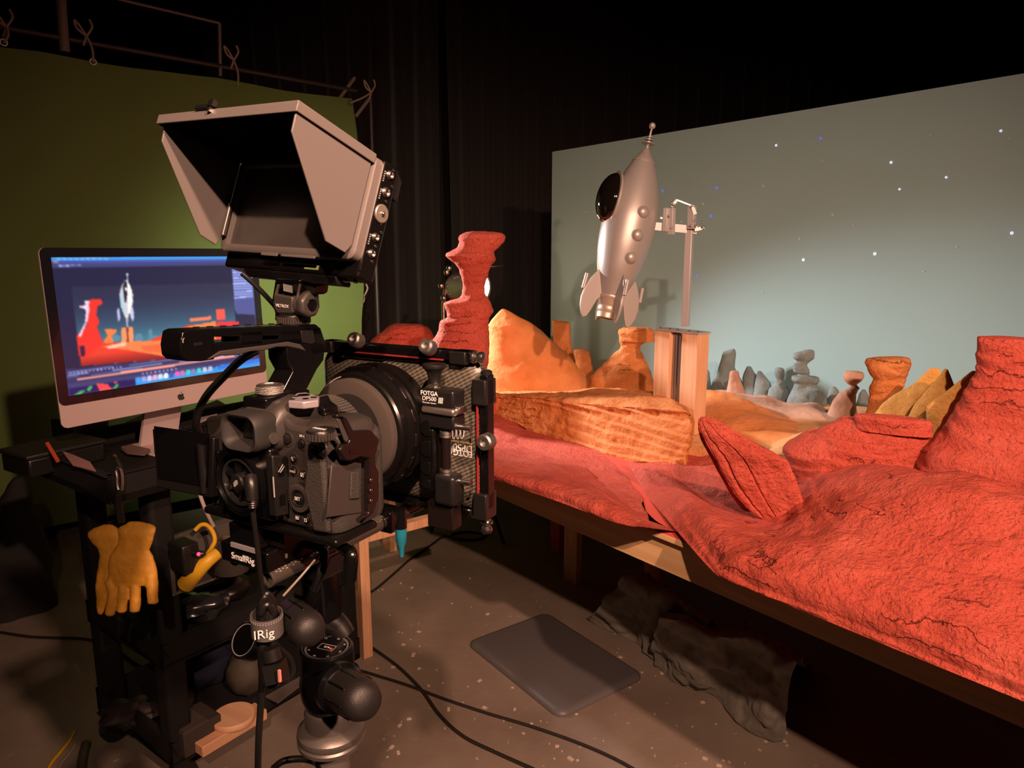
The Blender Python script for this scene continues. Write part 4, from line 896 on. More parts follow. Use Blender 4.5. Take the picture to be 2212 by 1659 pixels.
dp = MB().lathe([(.0072,0),(.0072,.0012),(.0064,.0018),(.0030,.0018)], Mx2 @ Matrix.Translation((.0174, .0417, 0)), 26).build('direction_pad', mat('pad_grey', (.32,.29,.25), .4, .6), FM)
MB().ball((.0174, .0417, .0022), .0020, Mx2, 10).build('pad_button', STEEL, dp)
sc_ = MB()
for y in (.0775,.0655,.0525,.0345,.0285,.0165,.0045): sc_.lathe([(.0012,0),(.0012,.0005),(.0003,.0003)], Mx2 @ Matrix.Translation((.0225 if y in (.0655,.0285) else .0200, y, 0)), 10)
sc_.build('side_screw', STEEL, FM)
mk = MB()
for y in (.0700,.0560,.0200):
    for k in range(5): mk.box((.0118, y-.004+k*.0018, .0002), (.0012, .0010, .0003), Mx2)
mk.build('button_marks', GREYP, FM)
bk = MB(); bk.prism([(.009,-.012),(.027,-.012),(.027,-.016),(.014,-.018)], -.055, .058, frame(MC, -MZ, MY, MX)); bk.build('under_plate', BLK, FM, bevel=.001)
wn = MB(); wn.box((.030, -.0068, -.0086), (.016, .0035, .0006), MM); wn.build('status_window', mat('status_green', (.2,.3,.12), .3), FM)
st = MB()
for x in (.060, .071): st.ball((x, -.0130, -.018), .0026, MM, 10, (1, .5, 1))
st.build('bottom_screw', STEEL, FM)
bkp = MB(); bkp.prism([(.0262,Hm+.001),(.036,Hm-.006),(.036,Hm-.024),(.0262,Hm-.022)], -Wm/2+.01, Wm/2-.004, frame(MC, -MZ, MY, MX)); bkp.build('battery_plate', BLK, FM, bevel=.0012)

# ------------------------------------------------------------------ matte box
XB = thing('matte_box', 'carbon fibre matte box with flag bars and thumbscrews before the lens', 'matte box', frame(rig(-.045, .17, -.06), RR, RF, UP))
mc_ = (-.0435, .0150)
ls = []
for f, w, h, r in ((.1700,.100,.080,.012), (.1700,.180,.130,.016), (.1735,.194,.142,.014), (.178,.1985,.1465,.013), (.188,.196,.145,.012)):
    ls.append([(mc_[0]+x, f, mc_[1]+y) for x, y in rr_rect(w, h, r)])
MB().loft(ls, MG, cap=True).build('shell', CARB, XB, sharp=40)
cr_ = MB()
MLB = frame(rig(LA[0], 0, LA[1]), RR, -UP, RF)
MB().lathe([(.028,.106),(.0488,.106),(.0502,.1075),(.0502,.1135),(.028,.1135)], MLB, 64, cap=False).build('foam_donut', FOAM, XB, sharp=50)
MB().lathe([(.0502,.1138),(.0535,.1138),(.0550,.116),(.0550,.124),(.0590,.126),(.0590,.1330),(.0572,.1335),(.0572,.1385),(.0605,.139),(.0605,.147),(.0585,.1475),(.0585,.158),(.050,.159)], MLB, 72, cap=False).build('donut_ring', ANOD, XB, sharp=30)
gp = MB()
for i in range(16):
    a = i*2*math.pi/16+.1
    for k in (0, 1): gp.box((.0592, 0, .1295+k*.0135), (.0016, .013, .0036), MLB @ Matrix.Rotation(a+.1*k, 4, 'Z'))
gp.build('ring_ridges', REFLAN, XB, bevel=.0006)
cb = MB(); ps = []
for a0 in range(20, 160, 10): ps.append((.0515*math.cos(math.radians(a0)), -.0515*math.sin(math.radians(a0))))
mk = MB()
for a0 in range(108, 140, 2): mk.box((.0524, 0, .1136), (.0012, .0010, .0003), MLB @ Matrix.Rotation(-math.radians(a0), 4, 'Z'))
mk.build('ring_marks', GREYP, XB)
# top flag bar
def knob(b, M, r, l): return b.lathe([(r*.6,0),(r*.62,l*.15),(r,l*.2),(r,l*.85),(r*.85,l),(r*.45,l),(r*.4,l*.85),(r*.05,l*.85)], M, 28)
tb = rbox(MB(), -.136, .050, .166, .180, .0895, .0985).build('top_flag_bar', GLOSS, XB, bevel=.001)
rbox(MB(), -.110, .020, .164, .166, .0888, .0900).build('red_line', DRED, tb)
for r0 in (-.138, .028): rbox(MB(), r0, r0+.018, .163, .183, .0865, .0985).build('bar_clip', BLK, tb, bevel=.001)
for x, y in ((770, 735), (925, 750)):
    c_ = fb(x, y, .160); Mk = frame(rig(c_[0], .160, c_[1]), RR, (UP*.92+RF*.38), (-RF*.92+UP*.38)); 
    k1 = MB(); knob(k1, Mk @ Matrix.Translation((0,0,-.008)), .0073, .0150); ko = k1.build('thumb_screw', STEELK, XB, sharp=25)
    kk = MB()
    for i in range(36):
        a = i*2*math.pi/36; kk.box((.0073*math.cos(a), .0073*math.sin(a), -.0004), (.0005,.0005,.0085), Mk)
    kk.build('knurling', STEELK, ko)
def endknob(p, d_, nm='end_knob'):
    Mx_, _ = axis(p, p+d_); b = MB(); b.lathe([(.0035,0),(.0035,.003),(.0060,.0035),(.0060,.0055),(.0030,.007),(.0030,.0085),(.0050,.010),(.0056,.0125),(.0045,.0155),(.001,.016)], Mx_, 18)
    o = b.build(nm, STEEL, XB); return o
endknob(rig(.046, .172, .0935), RR)
# right flag bar
rbk = rbox(MB(), .0600, .0685, .166, .178, -.052, .078).build('side_flag_bar', GLOSS, XB, bevel=.001)
rbox(MB(), .0572, .0586, .164, .166, -.040, .058).build('red_line', DRED, rbk)
for u0, u1 in ((.050,.074), (-.062,-.036)): rbox(MB(), .0535, .0685, .162, .182, u0, u1).build('bar_clip', BLK, rbk, bevel=.0012)
MB().lathe([(.0055,0),(.0055,.003),(.003,.0045)], MG @ Matrix.Translation((.064,.172,.078)), 16).build('cap_screw', BLK, rbk)
c_ = fb(1053, 953, .160); Mk = frame(rig(c_[0], .166, c_[1]), RR, UP, -RF); k1 = MB(); knob(k1, Mk, .0078, .014); k1.build('thumb_screw', STEELK, XB, sharp=25)
endknob(rig(.0632, .172, -.062), -UP)
bt = rbox(MB(), -.11, .040, .172, .190, -.0665, -.058).build('bottom_flag_bar', GLOSS, XB, bevel=.001)
endknob(rig(.040, .180, -.0625), RR)
# swing-away bracket
def X3(a, b): return (880+a/4.148, 760+b/4.148)
def f3(b, x0, y0, x1, y1, f, dep): p, q = X3(x0, y0), X3(x1, y1); return fbox(b, p[0], p[1], q[0], q[1], f, dep)
fo_ = .140
br = f3(MB(), 118, 340, 410, 505, fo_-.004, .020).build('bracket_head', BLK, XB, bevel=.0025, seg=3)
f3(MB(), 118, 502, 412, 570, fo_-.005, .021).build('steel_band', mat('band_steel', (.42,.39,.36), .35, .9), br, bevel=.0022)
f3(MB(), 405, 495, 470, 560, fo_+.001, .012).build('band_lug', STEEL, br, bevel=.0008)
f3(MB(), 106, 562, 412, 690, fo_-.002, .020).build('bracket_block', BLK, XB, bevel=.002)
pb_ = f3(MB(), 106, 690, 232, 1240, fo_-.002, .022).build('bracket_plate', GLOSS, XB, bevel=.0012)
for y0, y1 in ((615,755), (800,940), (990,1100), (1150,1225)):
    pts = [fb(*X3(*p), fo_-.002) for p in ((122,y0+20),(150,y0),(205,y0),(205,y1),(165,y1),(122,y1-40))]
    MB().prism(pts, -fo_+.0015, -fo_+.0030, MBK).build('plate_pocket', ANOD, pb_, bevel=.0004)
f3(MB(), 225, 690, 300, 1110, fo_+.006, .010).build('bracket_web', REFLAN, XB, bevel=.0006)
a, b_ = fb(*X3(347, 700), fo_+.004), fb(*X3(347, 1110), fo_+.004)
rd = MB(); rd.cyl(rig(a[0], fo_+.004, a[1]), rig(b_[0], fo_+.004, b_[1]), .0046); ro_ = rd.build('slide_rod', REFLAN, XB)
for y0, y1 in ((705,730), (735,760), (1045,1070), (1078,1108)):
    p, q_ = fb(*X3(345, y0), fo_+.004), fb(*X3(345, y1), fo_+.004); MB().cyl(rig(p[0], fo_+.004, p[1]), rig(q_[0], fo_+.004, q_[1]), .0058).build('rod_nut', STEELK, ro_)
f3(MB(), 228, 1112, 412, 1385, fo_-.004, .018).build('bracket_foot', BLK, XB, bevel=.004, seg=3)
f3(MB(), 400, 1215, 447, 1385, fo_+.004, .012).build('foot_lug', REFLAN, XB, bevel=.001)
f3(MB(), 180, 1350, 402, 1585, fo_+.002, .016).build('bracket_arm', REFLAN, XB, bevel=.001)
for y in (665, 1150):
    p = fb(*X3(400, y), fo_+.008); MB().cyl(rig(p[0], fo_+.008, p[1]), rig(p[0]+.020, fo_+.010, p[1]), .0030).build('cross_pin', STEEL, XB)
# spring plunger knob
p = fb(*X3(240, 345), fo_+.004); Mp_ = MG @ Matrix.Translation((p[0], fo_+.005, p[1]-.002))
pk = MB().lathe([(.0060,.0085),(.0063,.009),(.0060,.010),(.0062,.0145),(.0068,.0180),(.0085,.0210),(.0106,.0228),(.0112,.0238),(.0112,.0258),(.0104,.0268),(.001,.0270)], Mp_, 32).build('plunger_knob', BLK, XB, sharp=28)
MB().lathe([(.006,0),(.006,.005),(.0028,.0052),(.0028,.011)], Mp_, 6).build('plunger_nut', STEEL, pk)
tx = fb(*X3(205, 418), fo_-.0045)
Mt = MBK @ Matrix.Translation((tx[0], tx[1], -fo_+.0046))
text('FOTGA', Mt @ Matrix.Translation((-.0012, .0045, 0)), .0058, WHITE, XB, bold=True)
text('DP500', Mt @ Matrix.Translation((-.0012, -.0005, 0)), .0058, WHITE, XB)
text('Filmmaker System', Mt @ Matrix.Translation((-.0012, -.0042, 0)), .0021, WHITE, XB)
lg = MB()
for k in range(3): lg.prism([(.0090+k*.0018,-.0035),(.0100+k*.0018,-.0035),(.0107+k*.0018,.002),(.0098+k*.0018,.002)], .0, .0003, Mt)
lg.build('bar_logo', WHITE, XB)
tx = fb(*X3(470, 905), .169); Mt = MBK @ Matrix.Translation((tx[0], tx[1], -.1696)) @ Matrix.Rotation(math.pi, 4, 'Z')
text('FOTGA', Mt @ Matrix.Translation((0.0, 0, 0)), .0085, WHITE, XB, bold=True)
tx = fb(*X3(472, 858), .169); Mt = MBK @ Matrix.Translation((tx[0], tx[1], -.1696)) @ Matrix.Rotation(math.pi, 4, 'Z')
text('DP500', Mt, .0100, WHITE, XB)
tx = fb(*X3(480, 812), .169); Mt = MBK @ Matrix.Translation((tx[0], tx[1], -.1696)) @ Matrix.Rotation(math.pi, 4, 'Z')
text('Filmmaker System', Mt, .0034, mat('yellow_print', (.7,.6,.2), .6), XB)
lg = MB()
for k in range(3): 
    pts = [fb(*X3(*q_), .169) for q_ in ((400+k*36,700),(415+k*36,690),(432+k*36,690),(432+k*36,735),(418+k*36,780),(406+k*36,780))]
    for i in range(6): 
        a, b_ = pts[i], pts[(i+1) % 6]; lg.tube([(a[0], a[1], -.1694), (b_[0], b_[1], -.1694)], .0004, 5, 1, MBK)
lg.build('bar_logo', WHITE, XB)

# ------------------------------------------------------------------ rods, base plate
RS = thing('rod_support', 'carbon rods and sliding base plate under the camera', 'rod support', frame(rig(-.045, .06, -.09), RR, RF, UP))
U_ = -.081
e1 = tp(508, 1206, U_); e2 = tp(577, 1251, U_)
r2 = e2[0]; r1 = r2-.060
for r_, f0 in ((r1, e1[1]), (r2, e2[1])):
    Mr = frame(rig(r_, f0, U_), RR, -UP, RF)
    MB().lathe([(.0058,.02),(.0058,0),(.0075,0),(.0078,.001),(.0075,.002),(.0075,.26),(.005,.262)], Mr, 28, cap=False).build('rod', CARBR, RS)
    wv = MB()
    for i in range(70):
        for j in range(7):
            a = math.radians(-150+j*17+(i % 2)*8.5); wv.box((.00752*math.cos(a), .00752*math.sin(a), .006+i*.0036), (.0003, .0012, .0020), Mr @ Matrix.Rotation(0, 4, 'Z')) if False else wv.box((.0075, 0, .006+i*.0036), (.0003, .0011, .0021), Mr @ Matrix.Rotation(a, 4, 'Z'))
    wo = wv.build('rod_weave', mat('weave_glint', (.30,.27,.22), .3, .3), RS)
rbox(MB(), r1-.010, r2+.012, .150, .172, U_-.011, U_+.012).build('rod_clamp', GLOSS, RS, bevel=.002)
bpz = rbox(MB(), r1+.006, r2+.004, .0, .11, U_+.006, U_+.024).build('base_plate', GLOSS, RS, bevel=.0015)
rbox(MB(), r1+.010, r2+.010, .012, .10, U_+.0245, U_+.044).build('quick_plate', REFLAN, RS, bevel=.0015)
rbox(MB(), r1+.020, r2-.004, -.001, .012, U_+.026, U_+.044).build('plate_lock', GLOSS, RS, bevel=.001)
rbox(MB(), r1+.022, r2-.006, -.0022, 0, U_+.0225, U_+.0265).build('grey_strip', mat('grey_strip', (.2,.2,.21), .5), RS)
MB().lathe([(.004,0),(.004,.002),(.0015,.002)], MG @ Matrix.Translation((r2-.006,.006,U_+.044)), 16).build('brass_screw', mat('brass', (.6,.5,.2), .3, 1), RS)
text('SmallRig', MBK @ Matrix.Translation(((r1+r2)/2+.004, U_+.0135, .0005)), .0085, WHITE, RS)
text('2', MSD @ Matrix.Translation((.038, U_+.0290, r2+.0104)), .0072, WHITE, RS)
tk = MB()
for k in range(9): tk.box((.020+k*.0022, U_+.0365, r2+.0103), (.0005, .0040 if k % 4 == 0 else .0028, .0003), MSD)
tk.build('scale_marks', WHITE, RS)
text('8', MSD @ Matrix.Translation((.020, U_+.0145, r2+.0045)), .0060, GREYP, RS)
# locking levers
a = rig(r2+.006, .050, U_+.014); lvm = MB(); lvm.tube([a, a+RR*.012+UP*-.002, a+RR*.016-RF*.006-UP*.016, a+RR*.014-RF*.016-UP*.034], lambda t: .0045-.001*t, 10, 5); lvm.build('clamp_lever', GLOSS, RS)
a = P(742, 1180, .585); lvm = MB(); lvm.tube([P(728,1170,.60), P(745,1186,.585), P(758,1196,.58), P(757,1222,.58), P(753,1252,.582)], lambda t: .0046+.0018*t, 12, 6); ll = lvm.build('locking_lever', GLOSS, RS)
MB().ball(P(761, 1199, .575), .0030, n=12).build('lever_screw', STEEL, ll)
bk_ = P(866, 1140, .70); blv = MB(); blv.lathe([(.0058,0),(.0058,-.006),(.0052,-.014),(.003,-.020),(.0022,-.030),(.001,-.031)], Matrix.Translation(bk_), 16); blv.build('blue_knob', BLUE, RS, label='small turquoise knob')
MB().cyl(bk_, bk_+UP*.02, .006).build('knob_stem', GLOSS, RS)

# ------------------------------------------------------------------ tripod with geared head
TU = -.200; tc = tp(706, 1400, TU); TC = rig(tc[0], tc[1], 0)
TR = thing('tripod', 'heavy tripod with black geared head carrying the camera rig', 'tripod', Matrix.Translation((TC.x, TC.y, 0)))
MTp = Matrix.Translation((TC.x, TC.y, RO.z))
hb = MB().lathe([(.020,TU-.066),(.024,TU-.060),(.0275,TU-.050),(.0285,TU-.036),(.0265,TU-.022),(.0262,TU-.004),(.0262,TU-.001),(.0245,TU),(.0005,TU)], MTp, 44).build('head_body', GLOSS, TR, sharp=40)
dlm = MB().lathe([(.0255,TU-.003),(.0262,TU+.0005),(.0245,TU+.0022),(.0218,TU+.0018),(.0215,TU+.0008),(.0005,TU+.0008)], MTp, 44).build('scale_dial', GLOSS, TR)
MB().lathe([(.0240,TU+.0022),(.0244,TU+.0027),(.0234,TU+.0027),(.0232,TU+.0020)], MTp, 44, cap=False).build('dial_rim', mat('rim_metal', (.35,.33,.30), .3, .9), dlm)
tk = MB()
for i in range(72):
    tk.box((.0206, 0, TU+.0011), (.0014 if i % 2 else .002, .00025, .0002), MTp @ Matrix.Rotation(i*2*math.pi/72, 4, 'Z'))
for p, q_ in (((-.0085,-.0045),(.0085,-.0045)),((.0085,-.0045),(.0085,.0045)),((.0085,.0045),(-.0085,.0045)),((-.0085,.0045),(-.0085,-.0045))):
    tk.tube([(p[0],p[1],TU+.0011),(q_[0],q_[1],TU+.0011)], .00022, 4, 1, MTp @ Matrix.Rotation(math.radians(160), 4, 'Z'))
tk.build('dial_marks', GREYP, dlm)
MR_ = MTp @ Matrix.Translation((0,0,TU+.0011)) @ Matrix.Rotation(math.radians(160), 4, 'Z')
text('410', MR_ @ Matrix.Translation((0,-.0004,0)), .0042, WHITE, TR)
MB().lathe([(.0016,0),(.0016,.0003),(.0002,.0003)], MR_ @ Matrix.Translation((-.0055,.0012,0)), 14).build('red_dot', REDP, dlm)
for i in range(8):
    Mi = MTp @ Matrix.Translation((0,0,TU+.0011)) @ Matrix.Rotation(i*math.pi/4+.3, 4, 'Z') @ Matrix.Translation((0,.0172,0)); text(('10','20','30','40','50','60','70','80')[i], Mi, .0030, GREYP, TR, name='dial_number')
D0 = (TC-O).length
dT = .585+.02
def tknob(p0, p1, r, nm, grooves=8):
    M, L = axis(p0, p1); b = MB(); b.lathe([(r*.75,0),(r*.98,L*.06),(r,L*.5),(r*.96,L*.78),(r*.82,L*.93),(r*.5,L*1.0),(r*.05,L*1.015)], M, 36)
    o = b.build(nm, BLKT, TR, sharp=50); g = MB()
    for i in range(grooves): g.box((r*.985, 0, L*.42), (r*.07, r*.10, L*.62), M @ Matrix.Rotation(i*2*math.pi/grooves, 4, 'Z'))
    g.build('knob_groove', GLOSS, o, bevel=r*.02); return o
zT = RO.z
pA, pB = P(738, 1488, .640), P(794, 1519, .600)
col = MB(); ax_ = (pB-pA).normalized(); M, L = axis(pA-ax_*.012, pA+ax_*.006); col.lathe([(.019,0),(.0225,.004),(.0225,.012),(.019,.016)], M, 32); col.build('knob_collar', GLOSS, TR)
tknob(pA, pB, .0185, 'lower_knob')
pA, pB = P(622, 1328, .640), P(676, 1366, .598)
tknob(pA, pB, .0160, 'upper_knob')
arm = MB(); arm.tube([P(630,1322,.72), P(690,1332,.735), P(726,1348,.74), P(748,1374,.74)], lambda t: .0165-.006*t, 16, 6); arm.build('tilt_arm', BLK, TR, sharp=60)
arm = MB(); arm.tube([P(600,1300,.66), P(625,1312,.69), P(650,1325,.71), P(675,1340,.715)], .015, 14, 6); arm.build('head_neck', BLK, TR, sharp=60)
pt_ = MB(); rbox(pt_, -.105, -.060, .070, .115, -.118, -.094); pt_.build('head_plate', BLK, TR, bevel=.003)
pn = MB(); pn.cyl(rig(-.082,.092,-.118), rig(-.08,.094,-.165), .018, .018); pn.build('head_post', GLOSS, TR)
# left dial
pc = P(527, 1382, .630); nv = (O-pc).normalized(); nv = (nv*.75-RR*.65).normalized(); M = frame(pc, nv.cross(UP).normalized()*-1, UP-nv*nv.z, nv)
dd_ = MB().lathe([(.0190,-.012),(.0205,-.004),(.0205,0),(.019,.0010),(.0178,.0002),(.0005,.0002)], M, 36).build('side_dial', GLOSS, TR)
MB().lathe([(.0172,.0002),(.0176,.0006),(.0168,.0006),(.0166,.0002)], M, 36, cap=False).build('dial_rim', GREYP, dd_)
# flange, column, legs
Zf = RO.z-.288
MB().lathe([(.018,.028),(.024,.024),(.0255,.020),(.0255,.006),(.0300,.004),(.0335,0),(.0340,-.004),(.0325,-.008),(.0340,-.010),(.0335,-.014),(.0300,-.017),(.0165,-.018)], Matrix.Translation((TC.x, TC.y, Zf)), 44).build('flange', mat('grey_cast_metal', (.16,.145,.135), .4, .6, bump=[(300,.15,.0006)]), TR, sharp=30)
ci = Matrix.Translation((TC.x, TC.y, 0))
MB().lathe([(.0172,.42),(.0172,Zf-.017)], ci, 32).build('column', mat('column_grey', (.19,.165,.155), .45, .5), TR)
rk = MB()
av = math.atan2(-TC.y, -TC.x)-.9
for i in range(60): rk.box((.0172, 0, Zf-.03-i*.0042), (.004, .006, .0022), ci @ Matrix.Rotation(av, 4, 'Z'))
rk.build('gear_rack', GLOSS, TR)
MB().lathe([(.035,.40),(.045,.44),(.045,.50),(.030,.53)], ci, 28).build('shoulder', BLK, TR)
for i in range(3):
    a = math.radians(200+120*i); p0 = Vector((TC.x+.04*math.cos(a), TC.y+.04*math.sin(a), .47)); p1 = Vector((TC.x+.30*math.cos(a), TC.y+.30*math.sin(a), .012))
    lo = MB().cyl(p0, p1, .017, .013).build('leg', BLK, TR); MB().ball(p1, .016, n=12, sc=(1,1,.7)).build('foot', RUB, lo)

# ------------------------------------------------------------------ rig cables
def cable(name, label, pts, r, m=CABLE, n=8, sub=8, cat='cable', group=None):
    return tag(MB().tube(pts, r, n, sub).build(name, m, sharp=80), label, cat, group)
cable('monitor_cable', 'thin black cable running down from the monitor to its mount', [P(522,590,.585), P(545,610,.59), P(575,640,.60), P(598,668,.615), P(600,690,.625)], .0022)
cable('loop_cable', 'black cable looping down from the top handle to the camera side', [P(556,757,.60), P(520,778,.60), P(485,812,.605), P(450,850,.61), P(430,885,.615), P(424,915,.62), P(428,936,.63)], .0034)
cable('power_cable', 'black power cable hanging from the round fan plug to the tripod', [P(546,1092,.545), P(548,1120,.548), P(553,1160,.555), P(558,1200,.562), P(562,1240,.57), P(568,1280,.58), P(575,1310,.585)], .0022)
pl_ = thing('power_plug', 'black barrel plug pushed into the round fan unit', 'plug', Matrix.Translation(P(543, 1040, .54)))
b = MB(); b.tube([P(541,1032,.543), P(543,1048,.54), P(545,1080,.54)], lambda t: .0055-.0008*t, 14, 4); b.build('plug_body', BLK, pl_)
b = MB()
for k in range(4): b.ball(P(546, 1080+k*5, .541), .0046-.0004*k, n=10, sc=(1,1,.45))
b.build('strain_relief', BLK, pl_)
cable('grey_wire', 'thin taut grey wire between base plate and cable bundle', [P(690,1198,.60), P(650,1245,.59), P(612,1287,.585)], .0011, mat('grey_wire', (.22,.2,.17), .4), 6, 2)
rnd = random.Random(4); CB = thing('cable_bundle', 'bundle of black looped cables strapped together on the tripod', 'cable bundle', Matrix.Translation(P(575, 1345, .58)))
for i in range(7):
    dx = rnd.uniform(-7, 7); dz = rnd.uniform(-.002, .006); tb_ = 1250+rnd.uniform(20, 50); bo = 1440+rnd.uniform(-10, 50); w = rnd.uniform(4, 13)
    pts = [P(575+dx-w, 1345, .585+dz), P(572+dx-w*.8, tb_+25, .58+dz), P(578+dx, tb_+8, .58+dz), P(584+dx+w*.8, tb_+28, .585+dz), P(580+dx+w*.5, 1345, .585+dz), P(590+dx+w, bo-30, .59+dz), P(586+dx+w*.3, bo, .59+dz), P(574+dx-w*.4, bo-25, .59+dz)]
    MB().tube(pts, .0027, 8, 8, close=True).build('cable_loop', CABLE, CB)
MB().tube([P(600,1395,.585), P(628,1425,.60), P(632,1455,.605), P(612,1470,.60), P(598,1440,.59), P(592,1390,.585)], .0022, 8, 8).build('cable_loop', CABLE, CB)
b = MB(); b.tube([P(584,1400,.575), P(590,1425,.575)], .008, 12, 1); b.tube([P(592,1430,.575), P(601,1470,.575)], .0105, 4, 1); b.build('plug', BLK, CB)
b = MB(); b.box((0,0,0), (.002,.002,.010), frame(P(604,1460,.562), RR, RF, UP)); b.build('red_tab', mat('pink_tab', (.7,.25,.2), .5), CB)
sr = []
sc0 = P(577, 1346, .588)
vw = Vector((sc0.x, sc0.y, 0)).normalized(); lt = vw.cross(UP)
for k, z in enumerate((-.0088, .0088)):
    sr.append([sc0+lt*(.0128*math.cos(a))+vw*(.0150*math.sin(a))+UP*(z+.003*math.cos(a)*0) for a in [2*math.pi*i/36 for i in range(36)]])
sin_ = [[sc0+(p-sc0-UP*(p-sc0).z)*.93+UP*(p-sc0).z for p in r] for r in sr]
MB().loft([sr[0], sr[1], sin_[1], sin_[0], sr[0]], cap=False).build('strap', mat('grey_strap', (.075,.068,.066), .8, bump=[(1500,.5,.0006)]), CB)
st_ = MB()
for i in range(18):
    for z in (.0074, .0060):
        a = math.pi+ (i+.5)*math.pi/18; st_.box(tuple(sc0+lt*(.0124*math.cos(a))+vw*(.0152*math.sin(a))+UP*z), (.0012,.0012,.0004))
st_.build('stitching', GREYP, CB)
text('IRig', frame(sc0-vw*.0158-lt*.0030-UP*.0012, lt, UP, -vw), .0108, WHITE, CB, bold=False)
cable('hanging_cable', 'long black cable hanging straight down beside the tripod column', [P(566,1400,.59), P(566,1470,.60), P(562,1540,.61), P(558,1620,.62), P(556,1760,.66)], .0030)


# ------------------------------------------------------------------ green screen on a pipe frame
G0 = Vector((-1.06, 4.95, 0)); GD = G0.dot(SU)
def gs(x, y, off=0): return plane(x, y, SU, GD+off)
GM = frame(G0, -SN, SU*-1 if False else SU, UP)
GS = thing('green_screen', 'large olive green cloth screen laced to a pipe frame at left', 'green screen', frame(G0, SN, -SU, UP))
tr = gs(765, 213); tl_ = gs(0, 98)
s1 = (tl_-tr).length*1.28
GRN = mat('green_cloth', (.112, .172, .046), .9, col2=(.122, .185, .05), nscale=2, bump=[(500,.2,.0006)])
rows = []
zt_ = tr.z; dz = (tl_.z-tr.z)/((tl_-tr).length)
for i in range(61):
    s_ = s1*i/60; col_ = []
    for k in range(25):
        z = .10+(zt_+dz*s_-.10)*k/24
        w = .010*math.sin(s_*5+z*1.3)+.006*math.sin(s_*13+2*z)
        sc_edge = .018*math.sin(z*7.5)*(1 if i == 0 else 0)
        col_.append(Vector((tr.x, tr.y, 0))-SN*(s_+sc_edge)+SU*w+UP*(z-(.012*abs(math.sin(s_*3.6)) if k == 24 else 0)))
    rows.append(col_)
b = MB(); b.loft(rows, cap=False, closed=False); b.loft([[p-SU*.003 for p in r][::-1] for r in rows], cap=False, closed=False)
b.build('cloth', GRN, GS, sharp=80)
ROPE = mat('rope', (.32,.26,.21), .85); PALE = mat('pale_pipe', (.20,.165,.14), .6)
def tie(x0, y0, x1, y1, k):
    p0, p1 = gs(x0, y0, .01), gs(x1, y1, -.03); m = (p0+p1)/2
    b = MB(); b.tube([p0, m+SN*.012, p1], .0065, 7, 5); e = p1
    b.tube([e, e+UP*.05-SN*.03, e+UP*.07-SN*.05, e+UP*.03-SN*.04, e], .006, 7, 5); b.tube([e, e+UP*.05+SN*.03, e+UP*.085+SN*.02], .006, 7, 5); b.tube([e, e-UP*.05-SN*.02], .006, 7, 3)
    o = b.build('tie', ROPE, GS)
    M = frame(gs(x0, y0, .004), SN, UP, SU); MB().lathe([(.012,0),(.018,0),(.018,.004),(.012,.004),(.012,0)], M, 16, cap=False).build('grommet', mat('grommet', (.4,.36,.3), .4, .9), GS)
for k, t in enumerate(((8,92,14,58), (201,134,187,78), (514,184,505,130), (757,222,802,200), (780,610,787,585), (779,660,786,640))): tie(*t, k)
PF = thing('pipe_frame', 'dark pipe frame with pale uprights behind the green screen', 'frame', frame(G0-SU*.06, SN, -SU, UP))
def pipe(b, a, c_, r=.016): return b.cyl(gs(*a, -.05), gs(*c_, -.05), r, n=12)
DP = mat('dark_pipe', (.03,.025,.023), .45)
ex0 = gs(0,58,-.05); ex1 = gs(770,196,-.05); d_ = (ex0-ex1)
MB().cyl(ex1, ex1+d_*1.28, .015, n=12).build('top_pipe', DP, PF)
q1 = gs(800,205,-.07); MB().cyl((q1.x,q1.y,0), (q1.x,q1.y,q1.z), .016, n=12).build('end_pipe', DP, PF)
q0 = ex1+d_*1.27; MB().cyl((q0.x,q0.y,0), (q0.x,q0.y,q0.z), .016, n=12).build('end_pipe', DP, PF)
pipe(MB(), (130,-20), (140,112), .025).build('upright', PALE, PF, label='thick pale upright pipe')
pipe(MB(), (474,50), (476,165), .010).build('upright', PALE, PF)
pipe(MB(), (255,-2), (474,50), .008).build('stay', PALE, PF)
pipe(MB(), (766,168), (734,212), .012).build('corner_brace', PALE, PF); pipe(MB(), (798,213), (768,252), .012).build('corner_brace', PALE, PF)

# ------------------------------------------------------------------ desktop computer
IX = Vector((.53, .848, 0)).normalized(); IN = Vector((IX.y, -IX.x, 0)); IO = Vector((-1.168, 1.80, 1.150))
IW, IH, CH = .655, .4640, .060
IU = (UP-IN*.03).normalized()
MI = frame(IO, IX, IU, IN)
IM = thing('desktop_computer', 'silver all-in-one desktop computer showing the rocket shot on the cart', 'computer', frame((IO+IX*IW/2), IX, -IN, UP))
ALS = mat('silver_aluminium', (.52,.42,.42), .5, .1)
MB().prism([(x+IW/2, y+IH/2) for x, y in rr_rect(IW, IH, .016)], -.006, 0, MI).build('housing', ALS, IM, bevel=.001)
bkr = []
for w, h_, z in ((IW-.01, IH-.01, -.006), (IW*.8, IH*.8, -.022), (IW*.4, IH*.45, -.038)): bkr.append([(x+IW/2, y+IH/2, z) for x, y in rr_rect(w, h_, .02)])
MB().loft(bkr, MI).build('back_shell', ALS, IM)
gl = [(x+IW/2, y+CH+(IH-CH)/2) for x, y in rr_rect(IW-.001, IH-CH, .0155)]
MB().prism(gl, .0002, .0016, MI).build('glass', mat('screen_glass', (.012,.012,.018), .12, coat=.5), IM)
